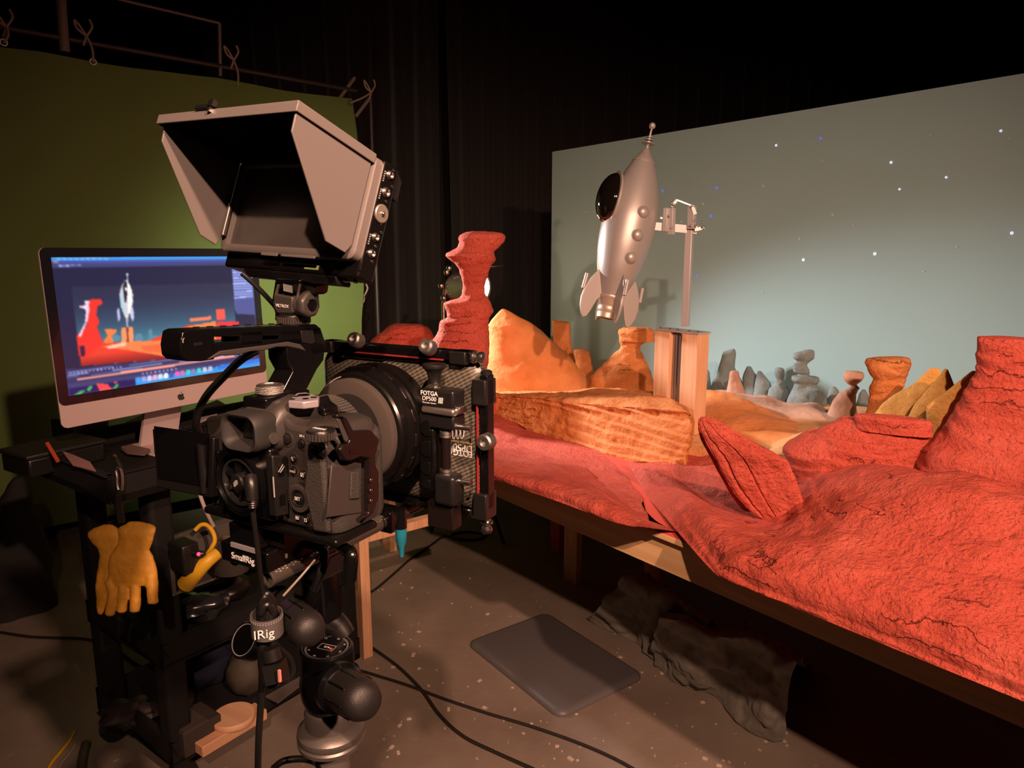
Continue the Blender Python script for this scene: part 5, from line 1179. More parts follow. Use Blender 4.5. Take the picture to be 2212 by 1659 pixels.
# the picture on the screen
Hq = np.array([(150,228),(1688,280),(1730,1130),(240,1305)], float); Hs = np.array([(0,0),(1,0),(1,1),(0,1)], float)
Am = []; bv = []
for (x, y), (s_, t) in zip(Hq, Hs):
    Am.append([x,y,1,0,0,0,-s_*x,-s_*y]); bv.append(s_); Am.append([0,0,0,x,y,1,-t*x,-t*y]); bv.append(t)
hh = np.append(np.linalg.solve(np.array(Am), np.array(bv)), 1).reshape(3,3)
def ST_(pts):
    p = np.array(pts, float); q = np.c_[p, np.ones(len(p))] @ hh.T; return q[:, :2]/q[:, 2:]
NX, NY = 250, 140
gx, gy = np.meshgrid((np.arange(NX+1))/NX, (np.arange(NY+1))/NY)
img = np.zeros((NY+1, NX+1, 3)); img[:] = (50, 50, 92)
def inpoly(pts):
    q = ST_(pts); m = np.zeros(gx.shape, bool); n = len(q)
    for i in range(n):
        x0_, y0_ = q[i]; x1_, y1_ = q[(i+1) % n]
        c_ = ((y0_ > gy) != (y1_ > gy)) & (gx < (x1_-x0_)*(gy-y0_)/((y1_-y0_) if y1_ != y0_ else 1e-9)+x0_); m ^= c_
    return m
def poly(pts, col): img[inpoly(pts)] = col
def ell(cx, cy, rx, ry, col, a=0):
    poly([(cx+rx*math.cos(t)*math.cos(a)-ry*math.sin(t)*math.sin(a), cy+rx*math.cos(t)*math.sin(a)+ry*math.sin(t)*math.cos(a)) for t in [i*.2618 for i in range(24)]], col)
poly([(150,310),(1700,345),(1700,1000),(220,1100)], (34,34,62))
poly([(150,225),(1700,278),(1700,300),(152,252)], (62,140,215)); poly([(152,252),(1700,300),(1700,318),(155,278)], (70,75,150)); poly([(155,278),(1700,318),(1700,345),(160,312)], (62,64,112))
for i in range(9): poly([(195+i*45,240+i*1.5),(225+i*45,241+i*1.5),(225+i*45,250+i*1.5),(195+i*45,249+i*1.5)], (150,190,235))
for x, c_ in ((167,(250,110,110)),(183,(235,200,120)),(199,(120,200,140))): ell(x, 263, 7, 6, c_)
for i in range(10): poly([(205+i*18,290),(219+i*18,290),(219+i*18,302),(205+i*18,302)], (160,165,215))
m = inpoly([(295,462),(1545,480),(1560,1030),(345,1078)])
tt = np.clip((gy-.22)/.42, 0, 1)[..., None]; sky = np.array((44,44,70))*(1-tt**2)+np.array((66,118,140))*tt**2; img[m] = sky[m]
for cx, cy, rx, ry in ((620,870,40,25),(800,880,30,40),(890,850,18,40),(930,890,60,25),(1000,880,40,30)): ell(cx, cy, rx, ry, (86,130,150))
gm = inpoly([(320,850),(420,800),(500,880),(560,905),(660,905),(850,915),(1000,850),(1200,790),(1500,790),(1540,900),(1545,1012),(1000,1050),(345,1078)])
tt = np.clip((gy-.72)/.13, 0, 1)[..., None]; img[gm] = (np.array((226,64,46))*(1-tt)+np.array((96,18,30))*tt)[gm]
poly([(520,935),(700,900),(1000,905),(1200,800),(1400,770),(1400,900),(1330,990),(1000,1030),(700,965)], (238,124,72)); poly([(540,932),(700,905),(700,930),(560,955)], (245,190,160))
poly([(800,940),(1000,925),(1000,1000),(850,985)], (225,100,60))
poly([(425,572),(460,560),(520,566),(535,600),(492,620),(480,680),(500,740),(482,780),(520,900),(420,1000),(330,1000),(320,840),(400,770),(410,700),(425,640),(408,600)], (228,52,44))
poly([(395,570),(427,570),(427,640),(412,720),(352,850),(330,850),(390,740),(402,640),(350,622),(352,610),(400,606)], (238,200,222)); poly([(340,920),(378,920),(378,1000),(345,1005)], (60,30,60))
poly([(540,800),(628,800),(626,830),(592,850),(602,905),(520,905),(556,850)], (236,122,66))
poly([(706,700),(722,700),(722,795),(706,795)], (170,165,180)); poly([(667,790),(757,785),(757,905),(665,907)], (242,142,92)); poly([(705,790),(721,790),(721,905),(705,905)], (120,60,60))
ell(650,690,12,52,(186,182,216)); ell(757,692,13,52,(196,190,222)); ell(712,695,16,26,(216,206,196))
poly([(728,425),(750,470),(768,540),(765,600),(745,690),(690,690),(668,620),(662,540),(680,475),(708,430)], (196,192,206)); poly([(735,440),(758,500),(760,590),(735,680),(722,680),(728,560),(724,470)], (250,236,228))
poly([(708,432),(724,440),(724,520),(712,600),(700,600),(694,520),(690,480)], (36,32,40)); ell(714,496,10,12,(230,230,240)); poly([(672,540),(686,540),(692,670),(680,670)], (150,205,205))
poly([(727,385),(733,385),(735,430),(725,430)], (200,200,215)); ell(730,384,9,9,(215,215,230))
poly([(1405,682),(1470,678),(1476,760),(1405,765)], (240,84,72)); poly([(1200,740),(1360,730),(1370,755),(1200,770)], (240,120,84)); poly([(1410,775),(1580,780),(1570,850),(1440,850)], (230,50,60))
poly([(1535,350),(1692,366),(1706,720),(1552,700)], (96,104,170))
for i in range(11): poly([(1545,372+i*22),(1690,384+i*20),(1690,392+i*20),(1545,380+i*22)], (176,186,236))
poly([(1552,610),(1702,600),(1706,735),(1560,720)], (78,82,140))
for o_, c_, w in ((0,(120,122,176),6),(24,(170,180,225),5),(40,(100,104,160),6)): poly([(235,1120+o_),(1560,1010+o_),(1560,1010+o_+w),(235,1120+o_+w)], c_)
poly([(310,1172),(1530,1040),(1545,1055),(310,1190)], (240,150,132)); poly([(240,1210),(1560,1085),(1560,1100),(240,1245)], (60,60,104))
for i in range(14): ell(260+i*30, 1130-i*2.5, 7, 6, (170,175,225))
for i in range(9): ell(820+i*32, 1155-i*3, 8, 7, (150,160,215))
for i in range(5):
    for j in range(3): poly([(1580+j*45,960+i*22),(1612+j*45,957+i*22),(1612+j*45,968+i*22),(1580+j*45,971+i*22)], (130,138,196))
poly([(240,1250),(760,1195),(1340,1140),(1735,1090),(1735,1140),(240,1310)], (34,26,86)); poly([(760,1190),(1340,1140),(1440,1110),(1735,1075),(1735,1140),(760,1250)], (44,142,216)); poly([(1400,1120),(1735,1070),(1735,1100),(1400,1150)], (40,110,210))
poly([(455,1215),(540,1225),(585,1268),(480,1282)], (236,70,76)); ell(605,1215,14,10,(225,70,90))
for pts in ([(280,1300),(330,1270),(375,1262),(330,1300)], [(380,1260),(410,1230),(430,1240),(400,1280)], [(580,1260),(620,1222),(630,1240),(600,1268)]): poly(pts, (60,170,84))
dock = [(70,150,220),(160,150,220),(220,190,220),(230,160,190),(200,210,225),(220,230,235),(50,80,170),(220,90,180),(190,110,160),(60,190,180),(120,120,180),(60,200,190),(180,190,215),(170,180,210)]
for i, c_ in enumerate(dock):
    x = 765+i*43; y = 1205-i*4.8; poly([(x,y-20),(x+34,y-23),(x+34,y+15),(x,y+19)], c_)
k_img = img.copy()
for ax_i in (0, 1): k_img = .25*np.roll(k_img, 1, ax_i)+.5*k_img+.25*np.roll(k_img, -1, ax_i)
lin = np.where(k_img/255 <= .04045, k_img/255/12.92, ((k_img/255+.055)/1.055)**2.4)
sx0, sx1, sy0, sy1 = .0255, IW-.0255, CH+.024, IH-.024
vs = []; fs2 = []
for j in range(NY+1):
    for i in range(NX+1): vs.append((sx0+(sx1-sx0)*i/NX, sy1-(sy1-sy0)*j/NY, .0020))
for j in range(NY):
    for i in range(NX): a_ = j*(NX+1)+i; fs2.append((a_, a_+NX+1, a_+NX+2, a_+1))
me = bpy.data.meshes.new('screen_picture'); Wi = WM[IM.name].inverted() @ MI
me.from_pydata([tuple(Wi @ V3(p)) for p in vs], [], fs2)
at_ = me.color_attributes.new('Col', 'FLOAT_COLOR', 'POINT'); at_.data.foreach_set('color', np.c_[lin.reshape(-1, 3), np.ones(len(vs))].astype(np.float32).ravel())
sm = bpy.data.materials.new('lit_screen'); sm.use_nodes = True; nt = sm.node_tree; bb_ = nt.nodes['Principled BSDF']; bb_.inputs['Base Color'].default_value = (.01,.01,.012,1); bb_.inputs['Roughness'].default_value = .15
ca = nt.nodes.new('ShaderNodeVertexColor'); ca.layer_name = 'Col'; nt.links.new(ca.outputs['Color'], bb_.inputs['Emission Color']); bb_.inputs['Emission Strength'].default_value = 1.25
me.materials.append(sm); so = bpy.data.objects.new('screen_picture', me); COL.objects.link(so); so.parent = IM
# fruit logo on the chin
DK = mat('dark_logo', (.03,.028,.03), .5); lo = MB(); lc0 = (IW/2+.012, CH/2)
ap = [(0,-.010),(-.004,-.0115),(-.0085,-.0085),(-.0115,-.002),(-.011,.0045),(-.007,.0078),(-.003,.0075),(0,.0062),(.003,.0075),(.0065,.0078),(.0095,.0058),(.0078,.003),(.0074,.000),(.0086,-.0028),(.0108,-.0045),(.009,-.0085),(.004,-.0115)]
lo.prism([(lc0[0]+x, lc0[1]+y-.001) for x, y in ap], .0002, .0006, MI)
lo.prism([(lc0[0]+x, lc0[1]+y) for x, y in ((.0002,.0085),(.001,.0115),(.0045,.0140),(.0040,.0108))], .0002, .0006, MI); lo.build('chin_logo', DK, IM)
stn = MB(); stn.prism([(0,.16),(.02,.16),(.03,.01),(.03,-.15),(.04,-.158),(.225,-.158),(.225,-.166),(-.01,-.166)][::-1], -.095, .095, frame(IO+IX*IW/2-IN*.02, -IN, UP, IX)) if False else None
MB().box((0,-.055,-.075),(.19,.006,.17),frame(IO+IX*IW/2+UP*-.072+IN*.0, IX, UP, IN)).build('stand_foot', ALS, IM, bevel=.002)
MB().prism([(-.020,.16),(-.012,.16),(-.115,-.126),(-.127,-.126)], -.06, .06, frame(IO+IX*IW/2, IN, UP, -IX)).build('stand_neck', ALS, IM)

# ------------------------------------------------------------------ cart
CB_ = Vector((.809,-.588,0)); CA_ = Vector((.588,.809,0)); CFR = Vector((-.99,1.85,0)); CW, CL = .47, .72
MCt = frame(CFR-CB_*CW, CB_, CA_, UP)
CT_ = thing('utility_cart', 'black plastic utility cart with three trays under the desktop computer', 'cart', frame(CFR-CB_*CW/2+CA_*CL/2, CB_, CA_, UP))
CPL = mat('cart_plastic', (.008,.0075,.0075), .75, spec=.25, bump=[(500,.2,.0006)])
def tray(x0, x1, y0, y1, z0, z1, nm):
    b = MB(); b.box(((x0+x1)/2,(y0+y1)/2,z0+.012),(x1-x0,y1-y0,.024),MCt)
    for c_, d_ in ((((x0+x1)/2,y0+.012,(z0+z1)/2),(x1-x0,.024,z1-z0)),(((x0+x1)/2,y1-.012,(z0+z1)/2),(x1-x0,.024,z1-z0)),((x0+.012,(y0+y1)/2,(z0+z1)/2),(.024,y1-y0,z1-z0)),((x1-.012,(y0+y1)/2,(z0+z1)/2),(.024,y1-y0,z1-z0))): b.box(c_, d_, MCt)
    return b.build(nm, CPL, CT_, bevel=.006, seg=2)
tray(0,CW,0,CL,.115,.195,'bottom_tray'); tray(0,CW,0,CL,.43,.505,'middle_tray'); tray(.06,CW+.12,-.15,CL,.995,1.066,'top_tray')
for x, y in ((.035,.035),(CW-.035,.035),(.035,CL-.035),(CW-.035,CL-.035)):
    MB().box((x,y,.56),(.068,.068,.88),MCt).build('post', CPL, CT_, bevel=.014, seg=3)
    k1 = MB().cyl(MCt @ V3((x-.015,y,.05)), MCt @ V3((x+.015,y,.05)), .05, n=24).build('caster', BLK, CT_, bevel=.004)
    MB().box((x,y,.088),(.04,.04,.06),MCt).build('caster_fork', BLK, k1)
def cz(x, y, z): return atz(x, y, z)
def item(nm, label, cat, M, parts, group=None):
    o = thing(nm, label, cat, M, group)
    for pn_, b, m, bv_ in parts: b.build(pn_, m, o, bevel=bv_)
    return o
ZC_ = 1.020
def flatM(x, y, z, yaw): p = atz(x, y, z); return yawm(p, yaw)
# top of the cart
M = flatM(425, 915, ZC_+.001, 28)
kb = thing('keyboard', 'dark computer keyboard lying before the desktop computer', 'keyboard', M)
MB().box((0,0,.006),(.12,.40,.010),M).build('base', BLK, kb, bevel=.002)
for i in range(5):
    for j in range(15): MB().box((-.045+i*.0225,-.185+j*.0262,.013),(.018,.021,.004),M).build('key', mat('key_black',(.03,.027,.026),.5), kb)
WHT = mat('paper', (.46,.42,.41), .8); 
def paper(nm, label, pts, z, m, thick=.0015, n=6):
    w = [atz(x, y, z) for x, y in pts]; b = MB(); b.add([p for p in w]+[p+UP*thick for p in w], [tuple(range(len(w))), tuple(range(len(w), 2*len(w)))]+[(i,(i+1)%len(w),len(w)+(i+1)%len(w),len(w)+i) for i in range(len(w))])
    return tag(b.build(nm, m), label, 'paper')
paper('paper_sheet', 'pale paper sheet lying under the left half of the computer', [(272,912),(345,880),(392,870),(372,905),(330,935),(285,930)], ZC_+.003, WHT)
paper('paper_pad', 'thick pale paper pad at the back of the cart top beside the keyboard', [(400,895),(470,868),(500,885),(430,915)], ZC_+.018, WHT, .008)
paper('pink_card', 'pinkish folded card lying at the left corner of the cart top', [(134,976),(160,985),(195,1000),(208,1020),(180,1012),(158,1007)], ZC_+.05, mat('pink_card', (.30,.16,.15), .7), .003)
paper('phone', 'dim pinkish phone lying on the cart top in front of the keyboard', [(262,972),(282,966),(325,976),(312,985),(275,981)], ZC_+.012, mat('phone_back', (.16,.10,.09), .5), .009)
MB_ = MB(); p0 = atz(102,958,ZC_+.085); p1 = atz(125,996,ZC_+.05); MB_.cyl(p0,p1,.005,n=10); tag(MB_.build('red_pencil', mat('red_pencil', (.45,.06,.03), .5)), 'red pencil sticking up from the dark pile on the cart corner', 'pencil')
M = flatM(120, 1005, ZC_, 30); item('dark_toolbox', 'dark toolbox in shadow on the left corner of the cart top', 'toolbox', M, [('body', MB().box((0,0,.025),(.14,.20,.05),M), BLK, .006), ('lid', MB().box((0,0,.056),(.15,.21,.012),M), BLKT, .004)])
M = flatM(175, 945, ZC_, 20); item('small_black_box', 'small black box with a red cap under the computer chin', 'box', M, [('body', MB().box((0,0,.035),(.10,.12,.07),M), BLK, .006), ('red_cap', MB().lathe([(.014,.07),(.014,.082),(.010,.086)],M,16), mat('red_cap',(.5,.03,.05),.4), 0)])
M = flatM(215, 935, ZC_+.001, 0); item('glass_jar', 'dim round jar beside the black box under the computer', 'jar', M, [('jar', MB().lathe([(.028,0),(.030,.01),(.030,.04),(.020,.05)],M,20), mat('jar_grey',(.06,.05,.05),.2), 0), ('lid', MB().lathe([(.021,.05),(.021,.06),(.002,.061)],M,20), BLK, 0)])
# carabiner and strap hanging from the cart front
def gq(x, y, d=1.735): return P(x, y, d)
cb_ = thing('carabiner', 'steel carabiner clip hanging above the yellow gloves', 'clip', Matrix.Translation(gq(258, 1030)))
MB().tube([gq(250,1016),(gq(257,1011)),gq(263,1018),gq(265,1040),gq(264,1058),gq(258,1062),gq(253,1050),gq(252,1030)], .0035, 8, 6, close=True).build('ring', STEEL, cb_)
MB().tube([gq(259,1058),gq(255,1080),gq(258,1105),gq(262,1130)], .010, 10, 5).build('strap', BLK, cb_)
MB().tube([gq(262,1010),gq(256,1000),gq(250,990),gq(247,984,1.76)], .004, 8, 4).build('hook', BLK, cb_)

# gloves
GLV = mat('yellow_leather', (.56,.26,.02), .6, col2=(.62,.31,.035), nscale=12, bump=[(60,.3,.004),(600,.15,.0006)])
def gp3(a, b_, off=0): return P(a/3.95, 1050+b_/3.95, 1.72-off)
def glove(label, rows, fingers, off, M0):
    b = MB(); rg_ = []
    for cy, xl, xr, th in rows:
        pl_, pr_ = gp3(xl, cy, off), gp3(xr, cy, off); c_ = (pl_+pr_)/2; w = (pr_-pl_)/2; vd = (c_-O).normalized(); vd.z = 0
        ring = []
        for i in range(28):
            a = 2*math.pi*i/28; ring.append(c_+w*math.copysign(abs(math.cos(a))**.8, math.cos(a))+vd*(th*math.copysign(abs(math.sin(a))**.8, math.sin(a))))
        rg_.append(ring)
    b.loft(rg_)
    for pts, r in fingers: b.tube([gp3(x, y, off+o_) for x, y, o_ in pts], lambda t, r=r: r*(1-.12*t) if t < .93 else r*(1-.12*t)*max(.35, math.sqrt(max(0, 1-((t-.93)/.07)**2*.85))), 14, 8)
    o = b.build('work_glove', GLV)
    m = o.modifiers.new('remesh', 'REMESH'); m.mode = 'VOXEL'; m.voxel_size = .0026; m.use_smooth_shade = True
    s_ = o.modifiers.new('smooth', 'SMOOTH'); s_.iterations = 5; s_.factor = .5
    tx_ = bpy.data.textures.new('crease', 'CLOUDS'); tx_.noise_scale = .03
    d_ = o.modifiers.new('crease', 'DISPLACE'); d_.texture = tx_; d_.strength = .006; d_.mid_level = .5
    return tag(o, label, 'glove', 'yellow work gloves')
glove('yellow leather work glove on the right with four fingers hanging down', [(305,1100,1225,.004),(328,1060,1290,.010),(352,1015,1335,.016),(385,1000,1332,.020),(440,1010,1315,.019),(500,1005,1290,.018),(540,975,1275,.018),(600,935,1315,.020),(700,922,1340,.021),(790,915,1345,.019),(840,910,1330,.014)],
      [([(940,800,0),(965,930,.004),(935,1105,.006)], .0132), ([(1060,800,0),(1052,940,.004),(1035,1078,.006)], .0130), ([(1158,800,0),(1156,940,.004),(1150,1078,.006)], .0132), ([(1285,760,.002),(1300,880,.008),(1308,1008,.012)], .0138)], 0, None)
glove('yellow leather work glove on the left, half hidden, its cuff folded open', [(330,880,962,.005),(362,790,1010,.012),(400,745,1030,.016),(430,745,1035,.016),(470,775,1030,.015),(530,836,1010,.015),(600,842,985,.016),(700,832,965,.016),(800,822,945,.016),(900,815,930,.015),(1000,818,905,.013),(1060,828,890,.011),(1092,842,870,.006)], [], -.034, None)

# middle tray things
Zm = .456
def blob(nm, label, cat, x, y, z, r, sc_, m, seed, amp=.25, group=None):
    c_ = atz(x, y, z); b = MB(); rg_ = []; n = 22; mm = 12
    for k in range(mm+1):
        t = -math.pi/2+math.pi*k/mm; q = max(math.cos(t), .03); ring = []
        for i in range(n):
            a = 2*math.pi*i/n; d_ = Vector((q*math.cos(a), q*math.sin(a), math.sin(t))); rr = r*(1+amp*fr(d_, 1.9, seed)); ring.append(Vector((c_.x+d_.x*rr*sc_[0], c_.y+d_.y*rr*sc_[1], max(z, c_.z+r*sc_[2]*.9+d_.z*rr*sc_[2]))))
        rg_.append(ring)
    b.loft(rg_); return tag(b.build(nm, m, sharp=60), label, cat, group)
YLW = mat('yellow_plastic', (.62,.36,.02), .45); GRY = mat('grey_metal', (.10,.09,.085), .4, .4)
md = lambda x, y, d: P(x, y, d)
tp_ = thing('grey_toolcase', 'open grey tool case at the back of the middle tray', 'tool case', frame(md(465,1165,2.25), CB_, CA_, UP))
M = frame(md(465,1192,2.25), CA_, -CB_, UP)
bx = MB(); bx.box((0,0,.03),(.42,.012,.12),M); bx.box((-.2,-.06,.03),(.012,.12,.12),M); bx.box((0,-.06,-.028),(.42,.12,.008),M); bx.build('case', mat('case_grey',(.075,.066,.06),.5), tp_, bevel=.003)
MB().box((0,.002,.092),(.44,.02,.008),M).build('rim', GRY, tp_, bevel=.002)
yt = thing('yellow_drill', 'yellow power tool with a red light on the middle tray', 'tool', Matrix.Translation(md(430,1225,2.0)))
MB().tube([md(402,1262,2.02), md(425,1235,2.0), md(448,1212,2.0), md(470,1195,2.02)], lambda t: .025-.008*t, 14, 6).build('body', YLW, yt)
b = MB(); b.box((0,0,0),(.075,.05,.085),frame(md(398,1200,1.99), CB_, CA_, UP)); b.build('battery', BLK, yt, bevel=.006)
b = MB(); b.ball(md(429,1197,1.95), .0055, n=10); b.build('red_light', mat('red_light',(.8,.05,.1),.3,emit=(1,.06,.14),estr=1.6), yt)
b = MB(); b.ball(md(429,1196,1.966), .016, n=14, sc=(1.3,.6,.6)); b.build('light_bezel', BLK, yt)
cable('yellow_cable_loop', 'yellow cord loop rising over the grey tool case', [md(422,1145,2.1),md(434,1134,2.1),md(448,1135,2.1),md(460,1150,2.09),md(464,1168,2.08),md(456,1185,2.06),md(446,1200,2.03)], .0065, YLW, 10, cat='cord')
cable('white_cable', 'pale white cord hanging down behind the flip-out screen', [md(424,1040,2.0),md(434,1075,2.02),md(447,1108,2.05),md(461,1136,2.1)], .0055, mat('white_cord',(.50,.42,.38),.5), 10, cat='cord')
M = frame(md(498,1190,2.1), CB_, CA_, UP); item('dark_jug', 'dim rounded dark container beside the grey tool case', 'container', M, [('body', MB().lathe([(.05,-.06),(.055,-.04),(.055,.01),(.035,.035),(.020,.04)],M,22), mat('jug_dark',(.035,.03,.028),.3), 0), ('cap', MB().lathe([(.021,.04),(.021,.055),(.002,.056)],M,18), mat('cap_brown',(.12,.09,.07),.35), 0)])
blob('crumpled_plastic', 'crumpled clear-black plastic wrap on the middle tray', 'plastic', 420, 1330, Zm, .07, (1.3,1,.55), mat('black_film',(.02,.02,.022),.22), 3, .5)
blob('black_pouch', 'black pouch lying on the middle tray behind the plastic wrap', 'pouch', 480, 1290, Zm, .08, (1.2,1,.5), BLK, 9, .25)
# bottom tray things
Zb = .142
M = flatM(505, 1555, Zb+.036, 30); item('wood_disc', 'round pale wooden disc lying on boards in the bottom tray', 'wood disc', M, [('disc', MB().lathe([(.062,0),(.064,.003),(.064,.017),(.062,.02)],M,36), woodmat('disc_wood',(.58,.34,.2),(.68,.42,.26),'X'), 0)])
M = flatM(478, 1588, Zb, 36); item('wood_board', 'pale wooden board under the wooden disc', 'wood board', M, [('board', MB().box((0,.02,.018),(.10,.22,.034),M), woodmat('board_wood',(.50,.27,.16),(.60,.34,.2),'Y'), .002)])
M = flatM(420, 1600, Zb, 36); item('dark_carton', 'dark brown carton at the near end of the bottom tray', 'box', M, [('body', MB().box((0,0,.04),(.11,.12,.08),M), mat('carton_dark',(.03,.022,.018),.8), .003), ('flap', MB().box((0,-.02,.083),(.11,.075,.004),M), mat('carton_flap',(.05,.036,.03),.8), 0)])
blob('blue_bag', 'dark blue cloth bag slumped on the bottom tray', 'bag', 440, 1470, Zb, .11, (1,1.2,.9), mat('navy_cloth',(.006,.010,.03),.8), 12, .25)
blob('grey_ball', 'dull grey round thing beside the blue bag in the bottom tray', 'ball', 398, 1528, Zb, .035, (1,1,1), mat('ball_grey',(.06,.05,.035),.5), 4, .05)
blob('olive_sack', 'olive grey rounded sack at the far end of the bottom tray', 'sack', 540, 1490, Zb, .075, (1,1,1), mat('olive_cloth',(.05,.042,.03),.7), 5, .15)
blob('dark_rag', 'dark crumpled rag with pale creases at the left of the bottom tray', 'rag', 280, 1560, Zb, .06, (1.4,1,.6), mat('rag_dark',(.03,.022,.022),.6), 6, .45)
paper('grey_sheet', 'flat grey panel at the far end of the bottom tray behind the tripod', [(560,1500),(615,1458),(655,1455),(655,1478),(600,1520)], Zb+.03, mat('grey_panel',(.12,.105,.095),.5), .006)
# left of the cart
LB = Vector((-2.30, 3.05, 0))
def rows_blob(nm, label, cat, rows, base, m, ratio, amp, seed, nsc=8): return rock(nm, label, rows, base, m, XI, ratio=ratio, amp=amp, seed=seed, zbase=0, nsc=nsc, cat=cat, rim=.5)
BLKC = mat('black_cloth', (.010,.009,.008), .85, bump=[(60,.4,.006)])

# ------------------------------------------------------------------ floor things
def fl(x, y, z=.0): return atz(x, y, z)
# trestle
TB = Vector((-.592, 2.64, 0)); zt2 = .520
TS = thing('wooden_trestle', 'low wooden trestle with one upright leg beside the tripod', 'trestle', frame(TB, SU, SN, UP))
M = frame(TB, SU, SN, UP)
MB().box((0,0,zt2/2),(.052,.040,zt2),M).build('leg', PINE, TS, bevel=.002)
MB().box((0,.15,zt2-.0175),(.045,.34,.035),M).build('beam', PINE, TS, bevel=.002)
# mat
mp_ = [fl(*p) for p in ((1005,1391),(1182,1328),(1398,1468),(1206,1553))]
cm_ = sum(mp_, Vector())/4; ex = ((mp_[3]-mp_[0])+(mp_[2]-mp_[1])).normalized(); ey = UP.cross(ex)
wx = ((mp_[3]-mp_[0]).length+(mp_[2]-mp_[1]).length)/2; wy = ((mp_[1]-mp_[0]).length+(mp_[2]-mp_[3]).length)/2
M = frame(cm_, ex, ey, UP)
MT_ = thing('standing_mat', 'grey anti-fatigue mat lying on the concrete before the table', 'mat', M)
rg = []
for w, z in ((1.0,.0012),(1.0,.006),(.985,.012),(.93,.019),(.86,.022)): rg.append([(x, y, z) for x, y in rr_rect(wx-(1-w)*.35, wy-(1-w)*.35, .045-(1-w)*.1)])
MB().loft(rg, M).build('cushion', mat('mat_rubber', (.105,.098,.1), .45, bump=[(220,.15,.001)]), MT_, sharp=60)
# cables on the floor
FCB = mat('floor_cable', (.018,.014,.012), .5)
def fcable(nm, label, pts, r, m=FCB): return cable(nm, label, [fl(x, y, r) for x, y in pts], r, m, 8, 8)
fcable('floor_cable', 'black cable running from the trestle leg across to the lower right', [(660,1390),(740,1435),(800,1455),(880,1480),(960,1510),(1050,1540),(1150,1570),(1250,1605),(1330,1640),(1400,1680)], .0055)
fcable('floor_cable', 'black cable curving past the trestle leg to the bottom edge', [(805,1400),(860,1440),(910,1490),(950,1545),(1000,1590),(1070,1625),(1160,1665),(1240,1700)], .0060)
fcable('floor_cable', 'thin black cable running from the coil toward the trestle', [(1060,1150),(1030,1165),(985,1162),(960,1158),(930,1178),(890,1205),(850,1240),(812,1272),(780,1290)], .006)
fcable('floor_cable', 'dark cable lying on the floor at the far left behind the cart', [(2,1366),(60,1375),(120,1378),(180,1380),(240,1395),(290,1430),(330,1455)], .006)
co_ = []
for i in range(26):
    a = i*.5; co_.append((1010+36*math.cos(a), 1158+9*math.sin(a)))
fcable('coiled_cable', 'small coil of dark cable on the floor under the matte box', co_, .006)
fcable('yellow_floor_cord', 'yellow cord lying on the floor at the lower left', [(160,1580),(150,1600),(130,1625),(110,1650),(95,1680)], .006, YLW)
fcable('white_floor_cord', 'thin white cord beside the yellow cord on the floor', [(164,1608),(148,1630),(132,1650),(118,1680)], .0045, mat('white_cord2',(.3,.25,.22),.5))
cable('cable_coil', 'black cable loop at the foot of the tripod column', [P(590,1660,.85),P(615,1643,.85),P(660,1640,.86),P(690,1655,.87),P(680,1685,.87),P(630,1690,.86)], .004)
fcable('grey_bundle', 'bundle of thick grey cable on the floor by the cart caster', [(186,1606),(180,1630),(176,1660),(178,1690)], .014, mat('grey_cable',(.07,.06,.05),.6))
# floor debris
rnd = random.Random(11); db = MB()
for i in range(150):
    x = rnd.uniform(780, 1700); y = rnd.uniform(1180, 1659)
    p = fl(x, y, 0); s_ = rnd.choice((.002,.003,.003,.004,.006,.010)); 
    M = yawm((p.x, p.y, .0015), rnd.uniform(0, 180)); db.box((0,0,0),(s_*1.6,s_,.003),M)
for x, y, s_ in ((893,1415,.014),(969,1533,.010),(1232,1640,.012),(1203,1613,.008),(846,1615,.010),(1053,1327,.010),(1340,1420,.010),(905,1445,.008),(1112,1533,.007),(890,1270,.008),(1015,1250,.007),(1640,1512,.014),(1432,1455,.012)):
    p = fl(x, y, 0); M = yawm((p.x, p.y, .002), rnd.uniform(0, 180)); db.box((0,0,0),(s_*1.7,s_,.004),M)
tag(db.build('floor_debris', mat('debris', (.55,.46,.38), .8)), 'pale foam crumbs and chips scattered over the concrete floor', 'debris', None, 'stuff')
gt = [fl(*p) for p in ((757,1402),(775,1398),(783,1412),(772,1420),(755,1416))]
b = MB(); b.add(gt+[p+UP*.0008 for p in gt], [tuple(range(5)), tuple(range(5,10))]+[(i,(i+1)%5,5+(i+1)%5,5+i) for i in range(5)]); tag(b.build('green_tape', mat('green_tape',(.10,.20,.05),.6)), 'scrap of green tape on the floor at the trestle leg', 'tape')
# light stand legs under the table
sp_ = fl(1010, 1120); 
LS = thing('light_stand', 'thin black light stand standing behind the matte box', 'stand', Matrix.Translation((fl(1088,1178).x-.16, fl(1088,1178).y+.25, 0)))
hub = Vector((fl(1088,1178).x-.16, fl(1088,1178).y+.25, .42))
for q in (fl(1088,1178), Vector((hub.x-.28, hub.y-.05, 0)), Vector((hub.x+.1, hub.y+.28, 0))): MB().cyl(hub, Vector((q.x, q.y, .01)), .010, n=10).build('leg', BLK, LS)
MB().cyl(Vector((hub.x, hub.y, .12)), Vector((hub.x, hub.y, .84)), .012, n=12).build('tube', BLK, LS)
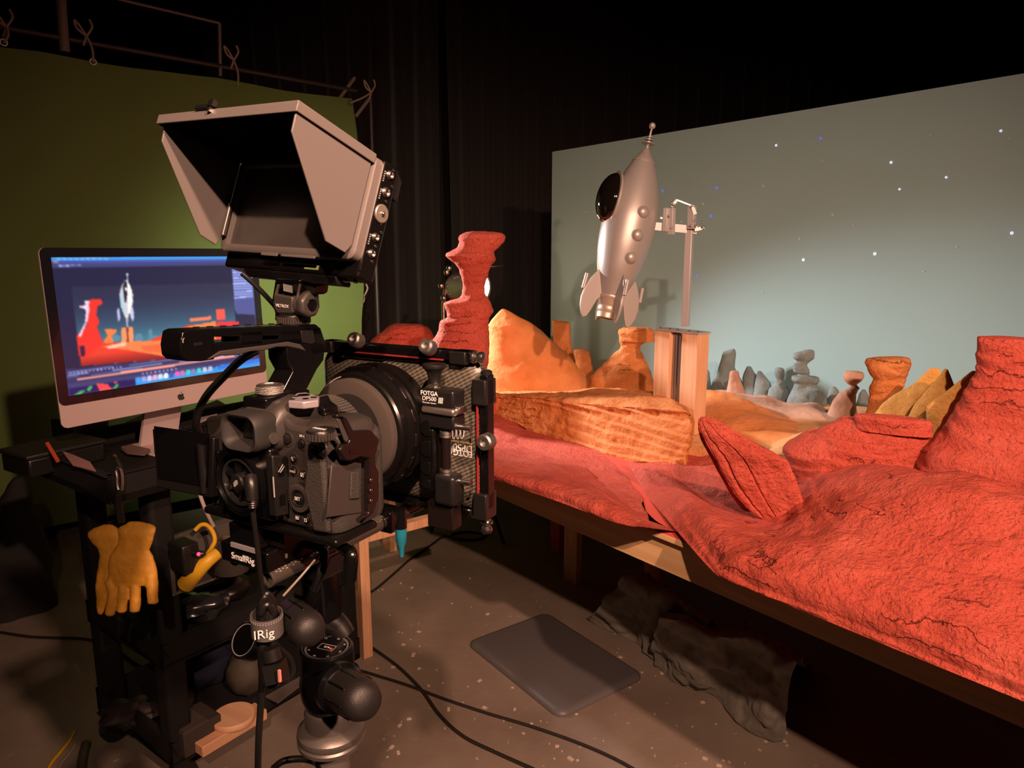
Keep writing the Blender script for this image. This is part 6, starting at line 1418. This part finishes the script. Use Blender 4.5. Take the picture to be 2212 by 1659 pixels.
# dark cloths under the table
DC = mat('dark_drape', (.17,.158,.13), .85, sheen=.15, bump=[(30,.5,.01),(250,.3,.001)])
def hz(h):
    return lambda x, y: atz(x, y, h)
def drape(nm, label, curves, m, amp, seed, nsc):
    return sheet(nm, label, curves, m, XI, amp=amp, seed=seed, nsc=nsc, skirt=False, nu=120, nv=14, cat='cloth')
drape('dark_drape', 'heap of dark crumpled cloth under the table behind the mat', [([(1268,1333),(1290,1352),(1340,1372),(1390,1400),(1420,1440),(1450,1470),(1500,1488)], hz(.003)), ([(1285,1320),(1320,1325),(1360,1335),(1400,1360),(1440,1395),(1470,1420),(1510,1440)], hz(.12)), ([(1325,1275),(1345,1290),(1380,1300),(1420,1320),(1460,1330),(1490,1345),(1525,1372)], hz(.26)), ([(1345,1240),(1370,1240),(1400,1250),(1440,1275),(1470,1290),(1500,1320),(1540,1345)], hz(.34)), ([(1340,1265),(1380,1275),(1420,1290),(1460,1310),(1500,1340),(1530,1370),(1560,1390)], hz(.003))], DC, .035, 51, 9)
drape('grey_blanket', 'grey-green quilted blanket spilling from under the table at right', [([(1420,1440),(1460,1475),(1500,1490),(1545,1505),(1590,1560),(1640,1590),(1690,1600)], hz(.003)), ([(1410,1400),(1450,1430),(1500,1470),(1560,1470),(1610,1510),(1650,1560),(1700,1560)], hz(.10)), ([(1420,1355),(1470,1380),(1540,1420),(1600,1420),(1640,1440),(1665,1470),(1705,1480)], hz(.24)), ([(1430,1330),(1480,1340),(1540,1360),(1600,1370),(1650,1380),(1690,1400),(1730,1420)], hz(.34)), ([(1460,1330),(1500,1350),(1560,1370),(1620,1390),(1670,1400),(1710,1430),(1750,1450)], hz(.003))], DC, .028, 52, 10)
MB_ = None
# black bag left of the cart, before the green screen
rock('black_bag', 'tall black cloth bag slumped on the floor at the far left edge', [(1030,30,50),(1040,22,58),(1070,8,66),(1110,-10,80),(1160,-22,98),(1200,-30,110),(1260,-34,116)], Vector((-2.16, 3.05, .0)), BLKC, XI, ratio=.7, amp=.03, seed=61, zbase=0, nsc=7, cat='bag', rim=.5)
flush_text()
for o in list(COL.objects):
    if o.type == 'EMPTY' and not o.children: bpy.data.objects.remove(o)
